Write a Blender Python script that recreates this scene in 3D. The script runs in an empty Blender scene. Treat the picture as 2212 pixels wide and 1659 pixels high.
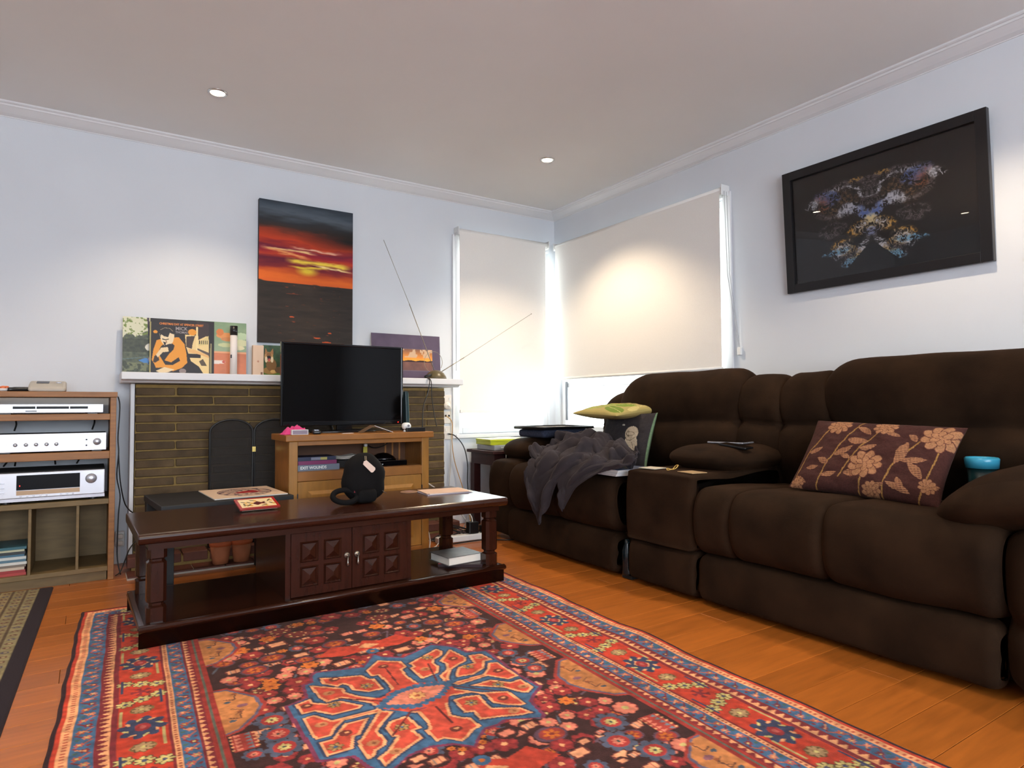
import bpy, bmesh, math, random
import numpy as np
from mathutils import Vector, Matrix, Euler

random.seed(7)
rng = np.random.default_rng(7)
SC = bpy.context.scene
COL = SC.collection
PI = math.pi

# ------------------------------------------------------------------ camera
FPX, YAW, PITCH, ROLL = 1388.84, 0.5816, 0.0345, -0.0044
CAM = Vector((-3.1449, -4.1491, 0.8476))
fw = Vector((math.sin(YAW) * math.cos(PITCH), math.cos(YAW) * math.cos(PITCH), math.sin(PITCH)))
rt = Vector((math.cos(YAW), -math.sin(YAW), 0.0))
up = rt.cross(fw)
r2 = rt * math.cos(ROLL) + up * math.sin(ROLL)
u2 = -rt * math.sin(ROLL) + up * math.cos(ROLL)
cd = bpy.data.cameras.new('camera')
cd.sensor_width = 36.0
cd.lens = FPX / 2212.0 * 36.0
cd.clip_start = 0.05
cam = bpy.data.objects.new('camera', cd)
COL.objects.link(cam)
cam.matrix_world = Matrix(((r2.x, u2.x, -fw.x, CAM.x), (r2.y, u2.y, -fw.y, CAM.y), (r2.z, u2.z, -fw.z, CAM.z), (0, 0, 0, 1)))
SC.camera = cam

# ------------------------------------------------------------------ world, daylight, exposure
wd = bpy.data.worlds.new('world')
SC.world = wd
wd.use_nodes = True
bg = wd.node_tree.nodes['Background']
bg.inputs[0].default_value = (0.93, 0.97, 1.0, 1)
bg.inputs[1].default_value = 4.0

def area_light(name, loc, rot, sx, sy, power, col):
    ld = bpy.data.lights.new(name, 'AREA')
    ld.shape = 'RECTANGLE'; ld.size = sx; ld.size_y = sy; ld.energy = power; ld.color = col
    o = bpy.data.objects.new(name, ld); COL.objects.link(o)
    o.location = loc; o.rotation_euler = rot
    return o
# daylight entering by the wide window in the wall behind the photographer
area_light('daylight_rear_window', (-3.0, -6.88, 1.45), (PI / 2, 0, 0), 3.3, 1.5, 150, (0.80, 0.89, 1.0))
# daylight on the blinds of the two corner windows
area_light('daylight_window_back', (-0.48, 0.30, 1.35), (-PI / 2, 0, 0), 0.85, 1.4, 32, (0.92, 0.97, 1.0))
area_light('daylight_window_right', (0.30, -0.90, 1.35), (0, PI / 2, 0), 1.4, 1.65, 60, (0.92, 0.97, 1.0))
SC.view_settings.view_transform = 'Standard'
SC.view_settings.look = 'None'
SC.view_settings.gamma = 1.0
SC.view_settings.use_curve_mapping = False
SC.view_settings.exposure = 0.0
SC.cycles.use_denoising = True
SC.cycles.max_bounces = 6
SC.cycles.diffuse_bounces = 3
SC.cycles.glossy_bounces = 3
SC.cycles.use_adaptive_sampling = True
SC.cycles.adaptive_threshold = 0.12
SC.cycles.adaptive_min_samples = 16
SC.cycles.sample_clamp_indirect = 6.0

# ------------------------------------------------------------------ helpers
def lin(c):
    return tuple(((x / 255.0) / 12.92 if x / 255.0 <= 0.04045 else ((x / 255.0 + 0.055) / 1.055) ** 2.4) for x in c)

MATS = {}
def mat(name, col, rough=0.6, var=0.0, vscale=6.0, stretch=None, metal=0.0, spec=0.5, bump=0.0, bscale=60.0, emit=0.0,
        emitcol=None, sheen=0.0, sheencol=None, coat=0.0, orand=0.0, attr=False, alpha=None, detail=4.0):
    if name in MATS:
        return MATS[name]
    m = bpy.data.materials.new(name)
    m.use_nodes = True
    nt = m.node_tree; N = nt.nodes; K = nt.links
    b = N['Principled BSDF']
    b.inputs['Roughness'].default_value = rough
    b.inputs['Metallic'].default_value = metal
    b.inputs['Specular IOR Level'].default_value = spec
    b.inputs['Coat Weight'].default_value = coat
    b.inputs['Coat Roughness'].default_value = 0.15
    if sheen:
        b.inputs['Sheen Weight'].default_value = sheen
        b.inputs['Sheen Roughness'].default_value = 0.4
        b.inputs['Sheen Tint'].default_value = (*lin(sheencol or col), 1)
    if alpha is not None:
        b.inputs['Alpha'].default_value = alpha
    tc = N.new('ShaderNodeTexCoord')
    mp = N.new('ShaderNodeMapping')
    K.new(tc.outputs['Object'], mp.inputs['Vector'])
    if stretch:
        mp.inputs['Scale'].default_value = stretch
    oi = None
    if orand:
        oi = N.new('ShaderNodeObjectInfo')
        ml = N.new('ShaderNodeMath'); ml.operation = 'MULTIPLY'; ml.inputs[1].default_value = 37.0
        K.new(oi.outputs['Random'], ml.inputs[0])
        cx = N.new('ShaderNodeCombineXYZ')
        for i in range(3):
            K.new(ml.outputs[0], cx.inputs[i])
        K.new(cx.outputs[0], mp.inputs['Location'])
    ns = N.new('ShaderNodeTexNoise')
    ns.inputs['Scale'].default_value = vscale
    ns.inputs['Detail'].default_value = detail
    K.new(mp.outputs[0], ns.inputs['Vector'])
    if attr:
        at = N.new('ShaderNodeAttribute'); at.attribute_name = 'Col'
        colout = at.outputs['Color']
    else:
        rg = N.new('ShaderNodeRGB'); rg.outputs[0].default_value = (*lin(col), 1)
        colout = rg.outputs[0]
    if var or orand:
        mr = N.new('ShaderNodeMapRange')
        mr.inputs['From Min'].default_value = 0.3; mr.inputs['From Max'].default_value = 0.7
        mr.inputs['To Min'].default_value = 1.0 - var; mr.inputs['To Max'].default_value = 1.0 + var
        K.new(ns.outputs['Fac'], mr.inputs['Value'])
        fac = mr.outputs[0]
        if orand:
            mo = N.new('ShaderNodeMapRange')
            mo.inputs['To Min'].default_value = 1.0 - orand; mo.inputs['To Max'].default_value = 1.0 + orand
            K.new(oi.outputs['Random'], mo.inputs['Value'])
            mm = N.new('ShaderNodeMath'); mm.operation = 'MULTIPLY'
            K.new(fac, mm.inputs[0]); K.new(mo.outputs[0], mm.inputs[1]); fac = mm.outputs[0]
        vm = N.new('ShaderNodeVectorMath'); vm.operation = 'SCALE'
        K.new(colout, vm.inputs[0]); K.new(fac, vm.inputs['Scale'])
        colout = vm.outputs[0]
    K.new(colout, b.inputs['Base Color'])
    if bump:
        n2 = N.new('ShaderNodeTexNoise'); n2.inputs['Scale'].default_value = bscale; n2.inputs['Detail'].default_value = 3
        K.new(mp.outputs[0], n2.inputs['Vector'])
        bp = N.new('ShaderNodeBump'); bp.inputs['Strength'].default_value = bump; bp.inputs['Distance'].default_value = 0.004
        K.new(n2.outputs['Fac'], bp.inputs['Height']); K.new(bp.outputs[0], b.inputs['Normal'])
    if emit:
        b.inputs['Emission Color'].default_value = (*lin(emitcol or col), 1)
        b.inputs['Emission Strength'].default_value = emit
    MATS[name] = m
    return m

def glass_mat(name, tint=(0.95, 0.98, 0.97), refl=0.08):
    m = bpy.data.materials.new(name); m.use_nodes = True
    nt = m.node_tree; N = nt.nodes; K = nt.links
    for n in list(N): N.remove(n)
    out = N.new('ShaderNodeOutputMaterial'); mx = N.new('ShaderNodeMixShader')
    tr = N.new('ShaderNodeBsdfTransparent'); tr.inputs[0].default_value = (*tint, 1)
    gl = N.new('ShaderNodeBsdfGlossy'); gl.inputs['Roughness'].default_value = 0.01
    lw = N.new('ShaderNodeLayerWeight'); lw.inputs[0].default_value = 0.2
    mp = N.new('ShaderNodeMapRange'); mp.inputs['To Min'].default_value = refl * 0.5; mp.inputs['To Max'].default_value = 0.8
    K.new(lw.outputs['Fresnel'], mp.inputs['Value'])
    K.new(mp.outputs[0], mx.inputs[0]); K.new(tr.outputs[0], mx.inputs[1]); K.new(gl.outputs[0], mx.inputs[2])
    K.new(mx.outputs[0], out.inputs[0])
    return m

def blind_mat():
    m = bpy.data.materials.new('blind_fabric'); m.use_nodes = True
    nt = m.node_tree; N = nt.nodes; K = nt.links
    for n in list(N): N.remove(n)
    out = N.new('ShaderNodeOutputMaterial'); mx = N.new('ShaderNodeMixShader'); mx.inputs[0].default_value = 0.035
    df = N.new('ShaderNodeBsdfDiffuse'); tl = N.new('ShaderNodeBsdfTranslucent')
    tc = N.new('ShaderNodeTexCoord'); ns = N.new('ShaderNodeTexNoise'); ns.inputs['Scale'].default_value = 300
    K.new(tc.outputs['Object'], ns.inputs['Vector'])
    mr = N.new('ShaderNodeMapRange'); mr.inputs['To Min'].default_value = 0.80; mr.inputs['To Max'].default_value = 0.88
    K.new(ns.outputs['Fac'], mr.inputs['Value'])
    vm = N.new('ShaderNodeVectorMath'); vm.operation = 'SCALE'; vm.inputs[0].default_value = (1.0, 0.965, 0.92)
    K.new(mr.outputs[0], vm.inputs['Scale']); K.new(vm.outputs[0], df.inputs[0])
    tl.inputs[0].default_value = (0.8, 0.78, 0.72, 1)
    K.new(df.outputs[0], mx.inputs[1]); K.new(tl.outputs[0], mx.inputs[2]); K.new(mx.outputs[0], out.inputs[0])
    return m

class MB:
    """collects shapes for one mesh"""
    def __init__(s): s.v = []; s.f = []
    def add(s, vs, fs):
        o = len(s.v); s.v += [tuple(p) for p in vs]; s.f += [tuple(i + o for i in f) for f in fs]; return s
    def box(s, x0, x1, y0, y1, z0, z1):
        return s.add([(x0, y0, z0), (x1, y0, z0), (x1, y1, z0), (x0, y1, z0), (x0, y0, z1), (x1, y0, z1), (x1, y1, z1), (x0, y1, z1)],
                     [(0, 3, 2, 1), (4, 5, 6, 7), (0, 1, 5, 4), (1, 2, 6, 5), (2, 3, 7, 6), (3, 0, 4, 7)])
    def prism(s, poly, d0, d1, axis=1):
        """polygon extruded along an axis: axis 1 -> poly in (x,z), 2 -> (x,y), 0 -> (y,z)"""
        n = len(poly)
        def P(p, d):
            return (p[0], d, p[1]) if axis == 1 else ((p[0], p[1], d) if axis == 2 else (d, p[0], p[1]))
        return s.add([P(p, d0) for p in poly] + [P(p, d1) for p in poly],
                     [tuple(range(n))[::-1], tuple(range(n, 2 * n))] + [(i, (i + 1) % n, n + (i + 1) % n, n + i) for i in range(n)])
    def lathe(s, prof, c=(0, 0, 0), n=20, axis=2):
        vs = []; fs = []; m = len(prof)
        for i in range(n):
            a = 2 * PI * i / n
            for r, h in prof:
                x, y = r * math.cos(a), r * math.sin(a)
                p = (x, y, h) if axis == 2 else ((x, -h, y) if axis == 1 else (h, x, y))
                vs.append((p[0] + c[0], p[1] + c[1], p[2] + c[2]))
        for i in range(n):
            j = (i + 1) % n
            for k in range(m - 1):
                fs.append((i * m + k, j * m + k, j * m + k + 1, i * m + k + 1))
        if prof[0][0] > 1e-6: fs.append(tuple(i * m for i in range(n))[::-1])
        if prof[-1][0] > 1e-6: fs.append(tuple(i * m + m - 1 for i in range(n)))
        return s.add(vs, fs)
    def cyl(s, c, r, h, n=16, axis=2):
        return s.lathe([(r, 0), (r, h)], c, n, axis)
    def tube(s, pts, r, n=8, closed=False):
        pts = [Vector(p) for p in pts]; m = len(pts); vs = []; fs = []
        nrm = None
        for i, p in enumerate(pts):
            a = pts[(i - 1) % m] if (closed or i > 0) else p
            b = pts[(i + 1) % m] if (closed or i < m - 1) else p
            t = (b - a).normalized()
            if nrm is None:
                nrm = t.orthogonal().normalized()
            else:
                nrm = (nrm - t * nrm.dot(t))
                nrm = nrm.normalized() if nrm.length > 1e-6 else t.orthogonal().normalized()
            bn = t.cross(nrm)
            rr = r[i] if isinstance(r, (list, tuple)) else r
            for k in range(n):
                a2 = 2 * PI * k / n
                vs.append(p + (nrm * math.cos(a2) + bn * math.sin(a2)) * rr)
        for i in range(m if closed else m - 1):
            for k in range(n):
                j = (i + 1) % m; l = (k + 1) % n
                fs.append((i * n + k, i * n + l, j * n + l, j * n + k))
        if not closed:
            fs.append(tuple(range(n))[::-1]); fs.append(tuple((m - 1) * n + k for k in range(n)))
        return s.add(vs, fs)
    def bar(s, p, q, r, n=8):
        return s.tube([p, q], r, n)
    def soft(s, c, h, r, bulge=(0, 0, 0), n=10, fn=None):
        """rounded, pillowy box: centre c, half sizes h, edge radius r"""
        hx, hy, hz = h; vid = {}; vs = []; fs = []
        rr = r if isinstance(r, (list, tuple)) else (r, r, r)
        def V(i, j, k):
            key = (i, j, k)
            if key in vid: return vid[key]
            q = [2 * i / n - 1, 2 * j / n - 1, 2 * k / n - 1]
            q = [math.sin(t * PI / 2) if abs(t) < 1 else t for t in q]
            p = [q[0] * hx, q[1] * hy, q[2] * hz]
            inn = [max(-(hh - r_), min(hh - r_, x)) for x, hh, r_ in zip(p, h, rr)]
            d = [(x - y) / r_ if r_ > 1e-9 else 0.0 for x, y, r_ in zip(p, inn, rr)]
            L = math.sqrt(sum(t * t for t in d))
            if L > 1e-9:
                mx = max(abs(t) for t in d)
                d = [t / L * min(1.0, mx if mx < 1 else 1.0) for t in d]
                p = [y + t * r_ for y, t, r_ in zip(inn, d, rr)]
            b = [(1 - q[1] ** 2) * (1 - q[2] ** 2), (1 - q[0] ** 2) * (1 - q[2] ** 2), (1 - q[0] ** 2) * (1 - q[1] ** 2)]
            p = [x + (bu * t * bb if abs(t) > .5 else 0) for x, bu, bb, t in zip(p, bulge, b, q)]
            P = Vector((p[0], p[1], p[2]))
            if fn: P = Vector(fn(P))
            vs.append((P.x + c[0], P.y + c[1], P.z + c[2])); vid[key] = len(vs) - 1
            return vid[key]
        for a in range(n):
            for b in range(n):
                fs.append((V(a, b, 0), V(a, b + 1, 0), V(a + 1, b + 1, 0), V(a + 1, b, 0)))
                fs.append((V(a, b, n), V(a + 1, b, n), V(a + 1, b + 1, n), V(a, b + 1, n)))
                fs.append((V(a, 0, b), V(a + 1, 0, b), V(a + 1, 0, b + 1), V(a, 0, b + 1)))
                fs.append((V(a, n, b), V(a, n, b + 1), V(a + 1, n, b + 1), V(a + 1, n, b)))
                fs.append((V(0, a, b), V(0, a, b + 1), V(0, a + 1, b + 1), V(0, a + 1, b)))
                fs.append((V(n, a, b), V(n, a + 1, b), V(n, a + 1, b + 1), V(n, a, b + 1)))
        return s.add(vs, fs)
    def loft(s, prof, u0, u1, rend, nu=12, fn=None, rend2=None):
        """closed profile in (v,z) swept along u with pillow-rounded ends"""
        n = len(prof); cv = sum(p[0] for p in prof) / n; cz = sum(p[1] for p in prof) / n
        re2 = rend2 or rend
        def cap(r):
            return [(r * (1 - math.cos(i / 9 * PI / 2)), r * (1 - math.sin(i / 9 * PI / 2))) for i in range(10)]
        mid = [(u0 + rend + (u1 - u0 - rend - re2) * k / nu, 0.0) for k in range(1, nu)]
        us = [(u0 + a, b) for a, b in cap(rend)] + mid + [(u1 - a, b) for a, b in cap(re2)[::-1]]
        vs = []; fs = []
        for u, ins in us:
            for v, z in prof:
                dv, dz = cv - v, cz - z; L = math.hypot(dv, dz)
                k = min(ins, 0.85 * L) / L if L > 1e-9 else 0
                P = (u, v + dv * k, z + dz * k)
                if fn: P = fn(*P)
                vs.append(P)
        for i in range(len(us) - 1):
            for k in range(n):
                l = (k + 1) % n
                fs.append((i * n + k, i * n + l, (i + 1) * n + l, (i + 1) * n + k))
        fs.append(tuple(range(n))); fs.append(tuple((len(us) - 1) * n + k for k in range(n))[::-1])
        return s.add(vs, fs)
    def mesh(s, name, smooth=False):
        me = bpy.data.meshes.new(name)
        me.from_pydata(s.v, [], s.f)
        me.validate()
        if smooth: me.shade_smooth()
        me.update()
        return me

def cr(pts, n, closed=True):
    """Catmull-Rom resampling"""
    m = len(pts); out = []
    D = len(pts[0])
    segs = m if closed else m - 1
    for i in range(n):
        t = i / n * segs if closed else i / (n - 1) * segs
        k = min(int(t), segs - 1); f = t - k
        def G(j): return pts[j % m] if closed else pts[max(0, min(m - 1, j))]
        p0, p1, p2, p3 = G(k - 1), G(k), G(k + 1), G(k + 2)
        out.append(tuple(0.5 * (2 * p1[d] + (p2[d] - p0[d]) * f + (2 * p0[d] - 5 * p1[d] + 4 * p2[d] - p3[d]) * f * f
                                + (3 * p1[d] - p0[d] - 3 * p2[d] + p3[d]) * f ** 3) for d in range(D)))
    return out

def link(name, me, m, parent=None, bevel=0.0, seg=2, subd=0):
    o = bpy.data.objects.new(name, me)
    COL.objects.link(o)
    if m is not None and len(me.materials) == 0: me.materials.append(m)
    if parent is not None: o.parent = parent
    if bevel:
        b = o.modifiers.new('bevel', 'BEVEL'); b.width = bevel; b.segments = seg; b.limit_method = 'ANGLE'; b.angle_limit = 0.6
    if subd:
        sd = o.modifiers.new('sub', 'SUBSURF'); sd.levels = subd; sd.render_levels = subd
    return o
def part(name, mb, m, parent, smooth=False, bevel=0.0, label=None, subd=0, seg=2):
    o = link(name, mb.mesh(name, smooth), m, parent, bevel, seg, subd)
    if label: o['label'] = label
    return o
def tag(o, label, cat, group=None):
    o['label'] = label; o['category'] = cat
    if group: o['group'] = group
    return o
def thing(name, label, cat, loc=(0, 0, 0), rotz=0.0, group=None, rot=None):
    o = bpy.data.objects.new(name, None); COL.objects.link(o)
    o.empty_display_size = 0.05
    o.location = loc; o.rotation_euler = rot if rot else (0, 0, rotz)
    return tag(o, label, cat, group)
def struct(name, mb, m, label=None, bevel=0.0):
    o = link(name, mb.mesh(name), m, None, bevel)
    o['kind'] = 'structure'
    if label: o['label'] = label
    return o
def basis(o, org, ex, ey):
    ex = Vector(ex).normalized(); ey = Vector(ey); ey = (ey - ex * ey.dot(ex)).normalized(); ez = ex.cross(ey)
    o.matrix_world = Matrix(((ex.x, ey.x, ez.x, org[0]), (ex.y, ey.y, ez.y, org[1]), (ex.z, ey.z, ez.z, org[2]), (0, 0, 0, 1)))
    return o
def text_part(txt, size, m, parent, M4, name='lettering', bold=0.0, sx=1.0):
    cu = bpy.data.curves.new('t', 'FONT'); cu.body = txt; cu.size = size; cu.extrude = 0.0002; cu.offset = bold
    cu.resolution_u = 3
    to = bpy.data.objects.new('t', cu); COL.objects.link(to)
    dg = bpy.context.evaluated_depsgraph_get()
    me = bpy.data.meshes.new_from_object(to.evaluated_get(dg))
    bpy.data.objects.remove(to); bpy.data.curves.remove(cu)
    me.name = name
    me.transform(M4 @ Matrix.Diagonal((sx, 1, 1, 1)))
    me.materials.clear()
    return link(name, me, m, parent)
def frame4(org, ex, ey):
    ex = Vector(ex).normalized(); ey = Vector(ey).normalized(); ez = ex.cross(ey)
    return Matrix(((ex.x, ey.x, ez.x, org[0]), (ex.y, ey.y, ez.y, org[1]), (ex.z, ey.z, ez.z, org[2]), (0, 0, 0, 1)))

# ---- flat print: colours laid on a fine grid of points
def fnoise(shape, cells, seed, octv=3, gain=0.5):
    """smooth value noise"""
    r = np.random.default_rng(seed); out = np.zeros(shape); amp = 1.0; tot = 0
    cy, cx = cells
    for _ in range(octv):
        g = r.random((int(cy) + 2, int(cx) + 2))
        y = np.linspace(0, cy, shape[0], endpoint=False); x = np.linspace(0, cx, shape[1], endpoint=False)
        yi = y.astype(int); xi = x.astype(int); fy = (y - yi)[:, None]; fx = (x - xi)[None, :]
        fy = fy * fy * (3 - 2 * fy); fx = fx * fx * (3 - 2 * fx)
        a = g[np.ix_(yi, xi)]; b = g[np.ix_(yi, xi + 1)]; c = g[np.ix_(yi + 1, xi)]; d = g[np.ix_(yi + 1, xi + 1)]
        out += amp * ((a * (1 - fx) + b * fx) * (1 - fy) + (c * (1 - fx) + d * fx) * fy)
        tot += amp; amp *= gain; cy *= 2; cx *= 2
    return out / tot

class Cv:
    def __init__(s, w, h, nx, bg):
        s.w, s.h, s.nx = w, h, nx; s.ny = max(2, int(round(nx * h / w)))
        s.x = np.linspace(0, w, s.nx); s.y = np.linspace(0, h, s.ny)
        s.X, s.Y = np.meshgrid(s.x, s.y)
        s.img = np.zeros((s.ny, s.nx, 3)); s.img[:] = bg
    def sl(s, x0, x1, y0, y1):
        a = np.searchsorted(s.x, x0); b = np.searchsorted(s.x, x1, 'right'); c = np.searchsorted(s.y, y0); d = np.searchsorted(s.y, y1, 'right')
        return slice(c, d), slice(a, b)
    def put(s, k, m, col):
        if m.size: s.img[k][m] = col
    def poly(s, pts, col):
        xs = [p[0] for p in pts]; ys = [p[1] for p in pts]
        k = s.sl(min(xs), max(xs), min(ys), max(ys)); X = s.X[k]; Y = s.Y[k]
        if X.size == 0: return
        m = np.zeros(X.shape, bool); n = len(pts)
        for i in range(n):
            x1, y1 = pts[i]; x2, y2 = pts[(i + 1) % n]
            if y1 == y2: continue
            m ^= ((y1 > Y) != (y2 > Y)) & (X < (x2 - x1) * (Y - y1) / (y2 - y1) + x1)
        s.put(k, m, col)
    def ell(s, cx, cy, rx, ry, col, rot=0.0):
        r = max(rx, ry); k = s.sl(cx - r, cx + r, cy - r, cy + r); X = s.X[k] - cx; Y = s.Y[k] - cy
        c, d = math.cos(rot), math.sin(rot)
        s.put(k, ((X * c + Y * d) / rx) ** 2 + ((-X * d + Y * c) / ry) ** 2 <= 1, col)
    def rect(s, x0, x1, y0, y1, col):
        k = s.sl(x0, x1, y0, y1); s.img[k] = col
    def line(s, p, q, wd, col):
        w2 = wd / 2; k = s.sl(min(p[0], q[0]) - w2, max(p[0], q[0]) + w2, min(p[1], q[1]) - w2, max(p[1], q[1]) + w2)
        X = s.X[k] - p[0]; Y = s.Y[k] - p[1]; dx, dy = q[0] - p[0], q[1] - p[1]; L = dx * dx + dy * dy + 1e-12
        t = np.clip((X * dx + Y * dy) / L, 0, 1)
        s.put(k, (X - t * dx) ** 2 + (Y - t * dy) ** 2 <= w2 * w2, col)
    def edge_dist(s, pts, k, skip=None):
        X = s.X[k]; Y = s.Y[k]; D = np.full(X.shape, 9.0); n = len(pts)
        for i in range(n):
            p, q = pts[i], pts[(i + 1) % n]
            if skip and skip((p[0] + q[0]) / 2, (p[1] + q[1]) / 2): continue
            dx, dy = q[0] - p[0], q[1] - p[1]; L = dx * dx + dy * dy + 1e-12
            t = np.clip(((X - p[0]) * dx + (Y - p[1]) * dy) / L, 0, 1)
            D = np.minimum(D, np.hypot(X - p[0] - t * dx, Y - p[1] - t * dy))
        return D
    def inlaid(s, pts, outer, inner, wd, skip=None):
        """polygon with a border of the outer colour inside its edge"""
        xs = [p[0] for p in pts]; ys = [p[1] for p in pts]; k = s.sl(min(xs), max(xs), min(ys), max(ys))
        before = s.img[k].copy(); s.img[k] = -1; s.poly(pts, (1, 1, 1)); m = s.img[k][..., 0] > 0; s.img[k] = before
        d = s.edge_dist(pts, k, skip); s.put(k, m & (d < wd), outer); s.put(k, m & (d >= wd), inner)
    def stroke(s, pts, wd, col, closed=True):
        n = len(pts)
        for i in range(n if closed else n - 1): s.line(pts[i], pts[(i + 1) % n], wd, col)
    def flower(s, cx, cy, r, petal, centre, n=8, rot=0.0, edge=None):
        for i in range(n):
            a = 2 * PI * i / n + rot; px, py = cx + r * .62 * math.cos(a), cy + r * .62 * math.sin(a)
            if edge is not None: s.ell(px, py, r * .46, r * .34, edge, a)
        for i in range(n):
            a = 2 * PI * i / n + rot; px, py = cx + r * .62 * math.cos(a), cy + r * .62 * math.sin(a)
            s.ell(px, py, r * .36, r * .22, petal, a)
        s.ell(cx, cy, r * .25, r * .25, centre)
def lin_arr(a):
    a = np.clip(a, 0, 255) / 255.0
    return np.where(a <= 0.04045, a / 12.92, ((a + 0.055) / 1.055) ** 2.4)
def grid_mesh(name, P, cols, smooth=True):
    """P (ny,nx,3) points, cols (ny,nx,3) sRGB"""
    ny, nx = P.shape[:2]
    me = bpy.data.meshes.new(name)
    me.vertices.add(ny * nx); me.vertices.foreach_set('co', P.reshape(-1).astype(np.float32))
    idx = np.arange(ny * nx).reshape(ny, nx)
    q = np.stack([idx[:-1, :-1], idx[1:, :-1], idx[1:, 1:], idx[:-1, 1:]], -1).reshape(-1)
    nf = (ny - 1) * (nx - 1)
    me.loops.add(nf * 4); me.loops.foreach_set('vertex_index', q.astype(np.int32))
    me.polygons.add(nf); me.polygons.foreach_set('loop_start', np.arange(0, nf * 4, 4, dtype=np.int32))
    me.update(calc_edges=True)
    if smooth: me.shade_smooth()
    at = me.color_attributes.new('Col', 'FLOAT_COLOR', 'POINT')
    c4 = np.ones((ny * nx, 4), np.float32); c4[:, :3] = lin_arr(cols).reshape(-1, 3)
    at.data.foreach_set('color', c4.reshape(-1))
    return me
def flat_print(cv, name, m, parent, org=(0, 0, 0), ex=(1, 0, 0), ey=(0, 0, 1)):
    """canvas (y down) laid flat: org = lower-left corner, ex across, ey up"""
    org = np.array(org, float); ex = np.array(ex, float); ey = np.array(ey, float)
    P = org + cv.X[..., None] * ex + (cv.h - cv.Y)[..., None] * ey
    return link(name, grid_mesh(name, P, cv.img, False), m, parent)
# ------------------------------------------------------------------ materials of the room
M_WALL = mat('wall_paint', (211, 215, 221), 0.75, var=0.015, vscale=3, bump=0.05, bscale=220)
M_CEIL = mat('ceiling_paint', (228, 227, 226), 0.85, var=0.015, vscale=2)
M_TRIM = mat('trim_white', (222, 222, 224), 0.45, var=0.01)
M_PLANK = mat('floor_plank_wood', (172, 96, 34), 0.33, var=0.16, vscale=5, stretch=(0.9, 9, 9), orand=0.10, coat=0.15, detail=6)
M_SUB = mat('subfloor_dark', (58, 34, 18), 0.8, var=0.1)
M_GLASS = glass_mat('window_glass')
M_BLIND = blind_mat()
M_PLASTIC_W = mat('white_plastic', (226, 226, 224), 0.35, var=0.01)
M_CHAIN = mat('bead_chain_grey', (170, 170, 172), 0.4, var=0.05)

# ------------------------------------------------------------------ shell
X0, Y0, ZC = -5.6, -6.6, 2.4
WBX0, WBX1 = -0.885, -0.060       # window in the back wall
WRY0, WRY1 = -1.675, -0.060       # window in the right wall
WZ0, WZ1 = 0.645, 2.08
T = 0.13
fl = struct('floor', MB().box(X0, 0, Y0, 0, -0.06, -0.0125), M_SUB, 'polished orange-brown timber plank floor')
pm = {}
pl_w, pl_l = 0.130, 1.45
r_ = 0
yy = -0.01
while yy > -4.9:
    off = [0.0, 0.72, 0.31, 1.05, 0.5][r_ % 5]
    xx = pl_l - off
    while xx > -5.2:
        xa, xb = max(xx - pl_l, -5.2), min(xx, -0.005)
        if xb - xa > 0.02:
            key = round(xb - xa, 4)
            if key not in pm:
                L = xb - xa - 0.0012
                w2 = pl_w / 2 - 0.0006
                me = MB()
                b = 0.0012
                me.add([(-L / 2, -w2, -0.012), (L / 2, -w2, -0.012), (L / 2, w2, -0.012), (-L / 2, w2, -0.012),
                        (-L / 2, -w2, -b), (L / 2, -w2, -b), (L / 2, w2, -b), (-L / 2, w2, -b),
                        (-L / 2 + b, -w2 + b, 0), (L / 2 - b, -w2 + b, 0), (L / 2 - b, w2 - b, 0), (-L / 2 + b, w2 - b, 0)],
                       [(3, 2, 1, 0), (8, 9, 10, 11), (0, 1, 5, 4), (1, 2, 6, 5), (2, 3, 7, 6), (3, 0, 4, 7), (4, 5, 9, 8), (5, 6, 10, 9), (6, 7, 11, 10), (7, 4, 8, 11)])
                pm[key] = me.mesh('plank')
            o = link('plank', pm[key], M_PLANK, fl)
            o.location = ((xa + xb) / 2, yy - pl_w / 2, 0)
        xx -= pl_l
    yy -= pl_w; r_ += 1

struct('ceiling', MB().box(X0 - T, T, Y0 - T, T, ZC, ZC + 0.1), M_CEIL, 'plain white plaster ceiling')
wb = MB()
wb.box(X0, WBX0, 0, T, -0.06, ZC).box(WBX0, T, 0, T, -0.06, WZ0).box(WBX0, T, 0, T, WZ1, ZC).box(WBX1, T, 0, T, WZ0, WZ1)
struct('wall_back', wb, M_WALL, 'pale grey-white wall behind the fireplace')
wr = MB()
wr.box(0, T, Y0, WRY0, -0.06, ZC).box(0, T, WRY0, 0, -0.06, WZ0).box(0, T, WRY0, 0, WZ1, ZC).box(0, T, WRY1, 0, WZ0, WZ1)
struct('wall_right', wr, M_WALL, 'pale grey-white wall behind the sofa')
struct('wall_left', MB().box(X0 - T, X0, Y0, T, -0.06, ZC), M_WALL, 'plain white wall at the left')
wf = MB()
wf.box(X0 - T, -4.75, Y0 - T, Y0, -0.06, ZC).box(-1.25, T, Y0 - T, Y0, -0.06, ZC).box(-4.75, -1.25, Y0 - T, Y0, -0.06, 0.6).box(-4.75, -1.25, Y0 - T, Y0, 2.2, ZC)
struct('wall_front', wf, M_WALL, 'white wall with wide window behind the photographer')

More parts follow.
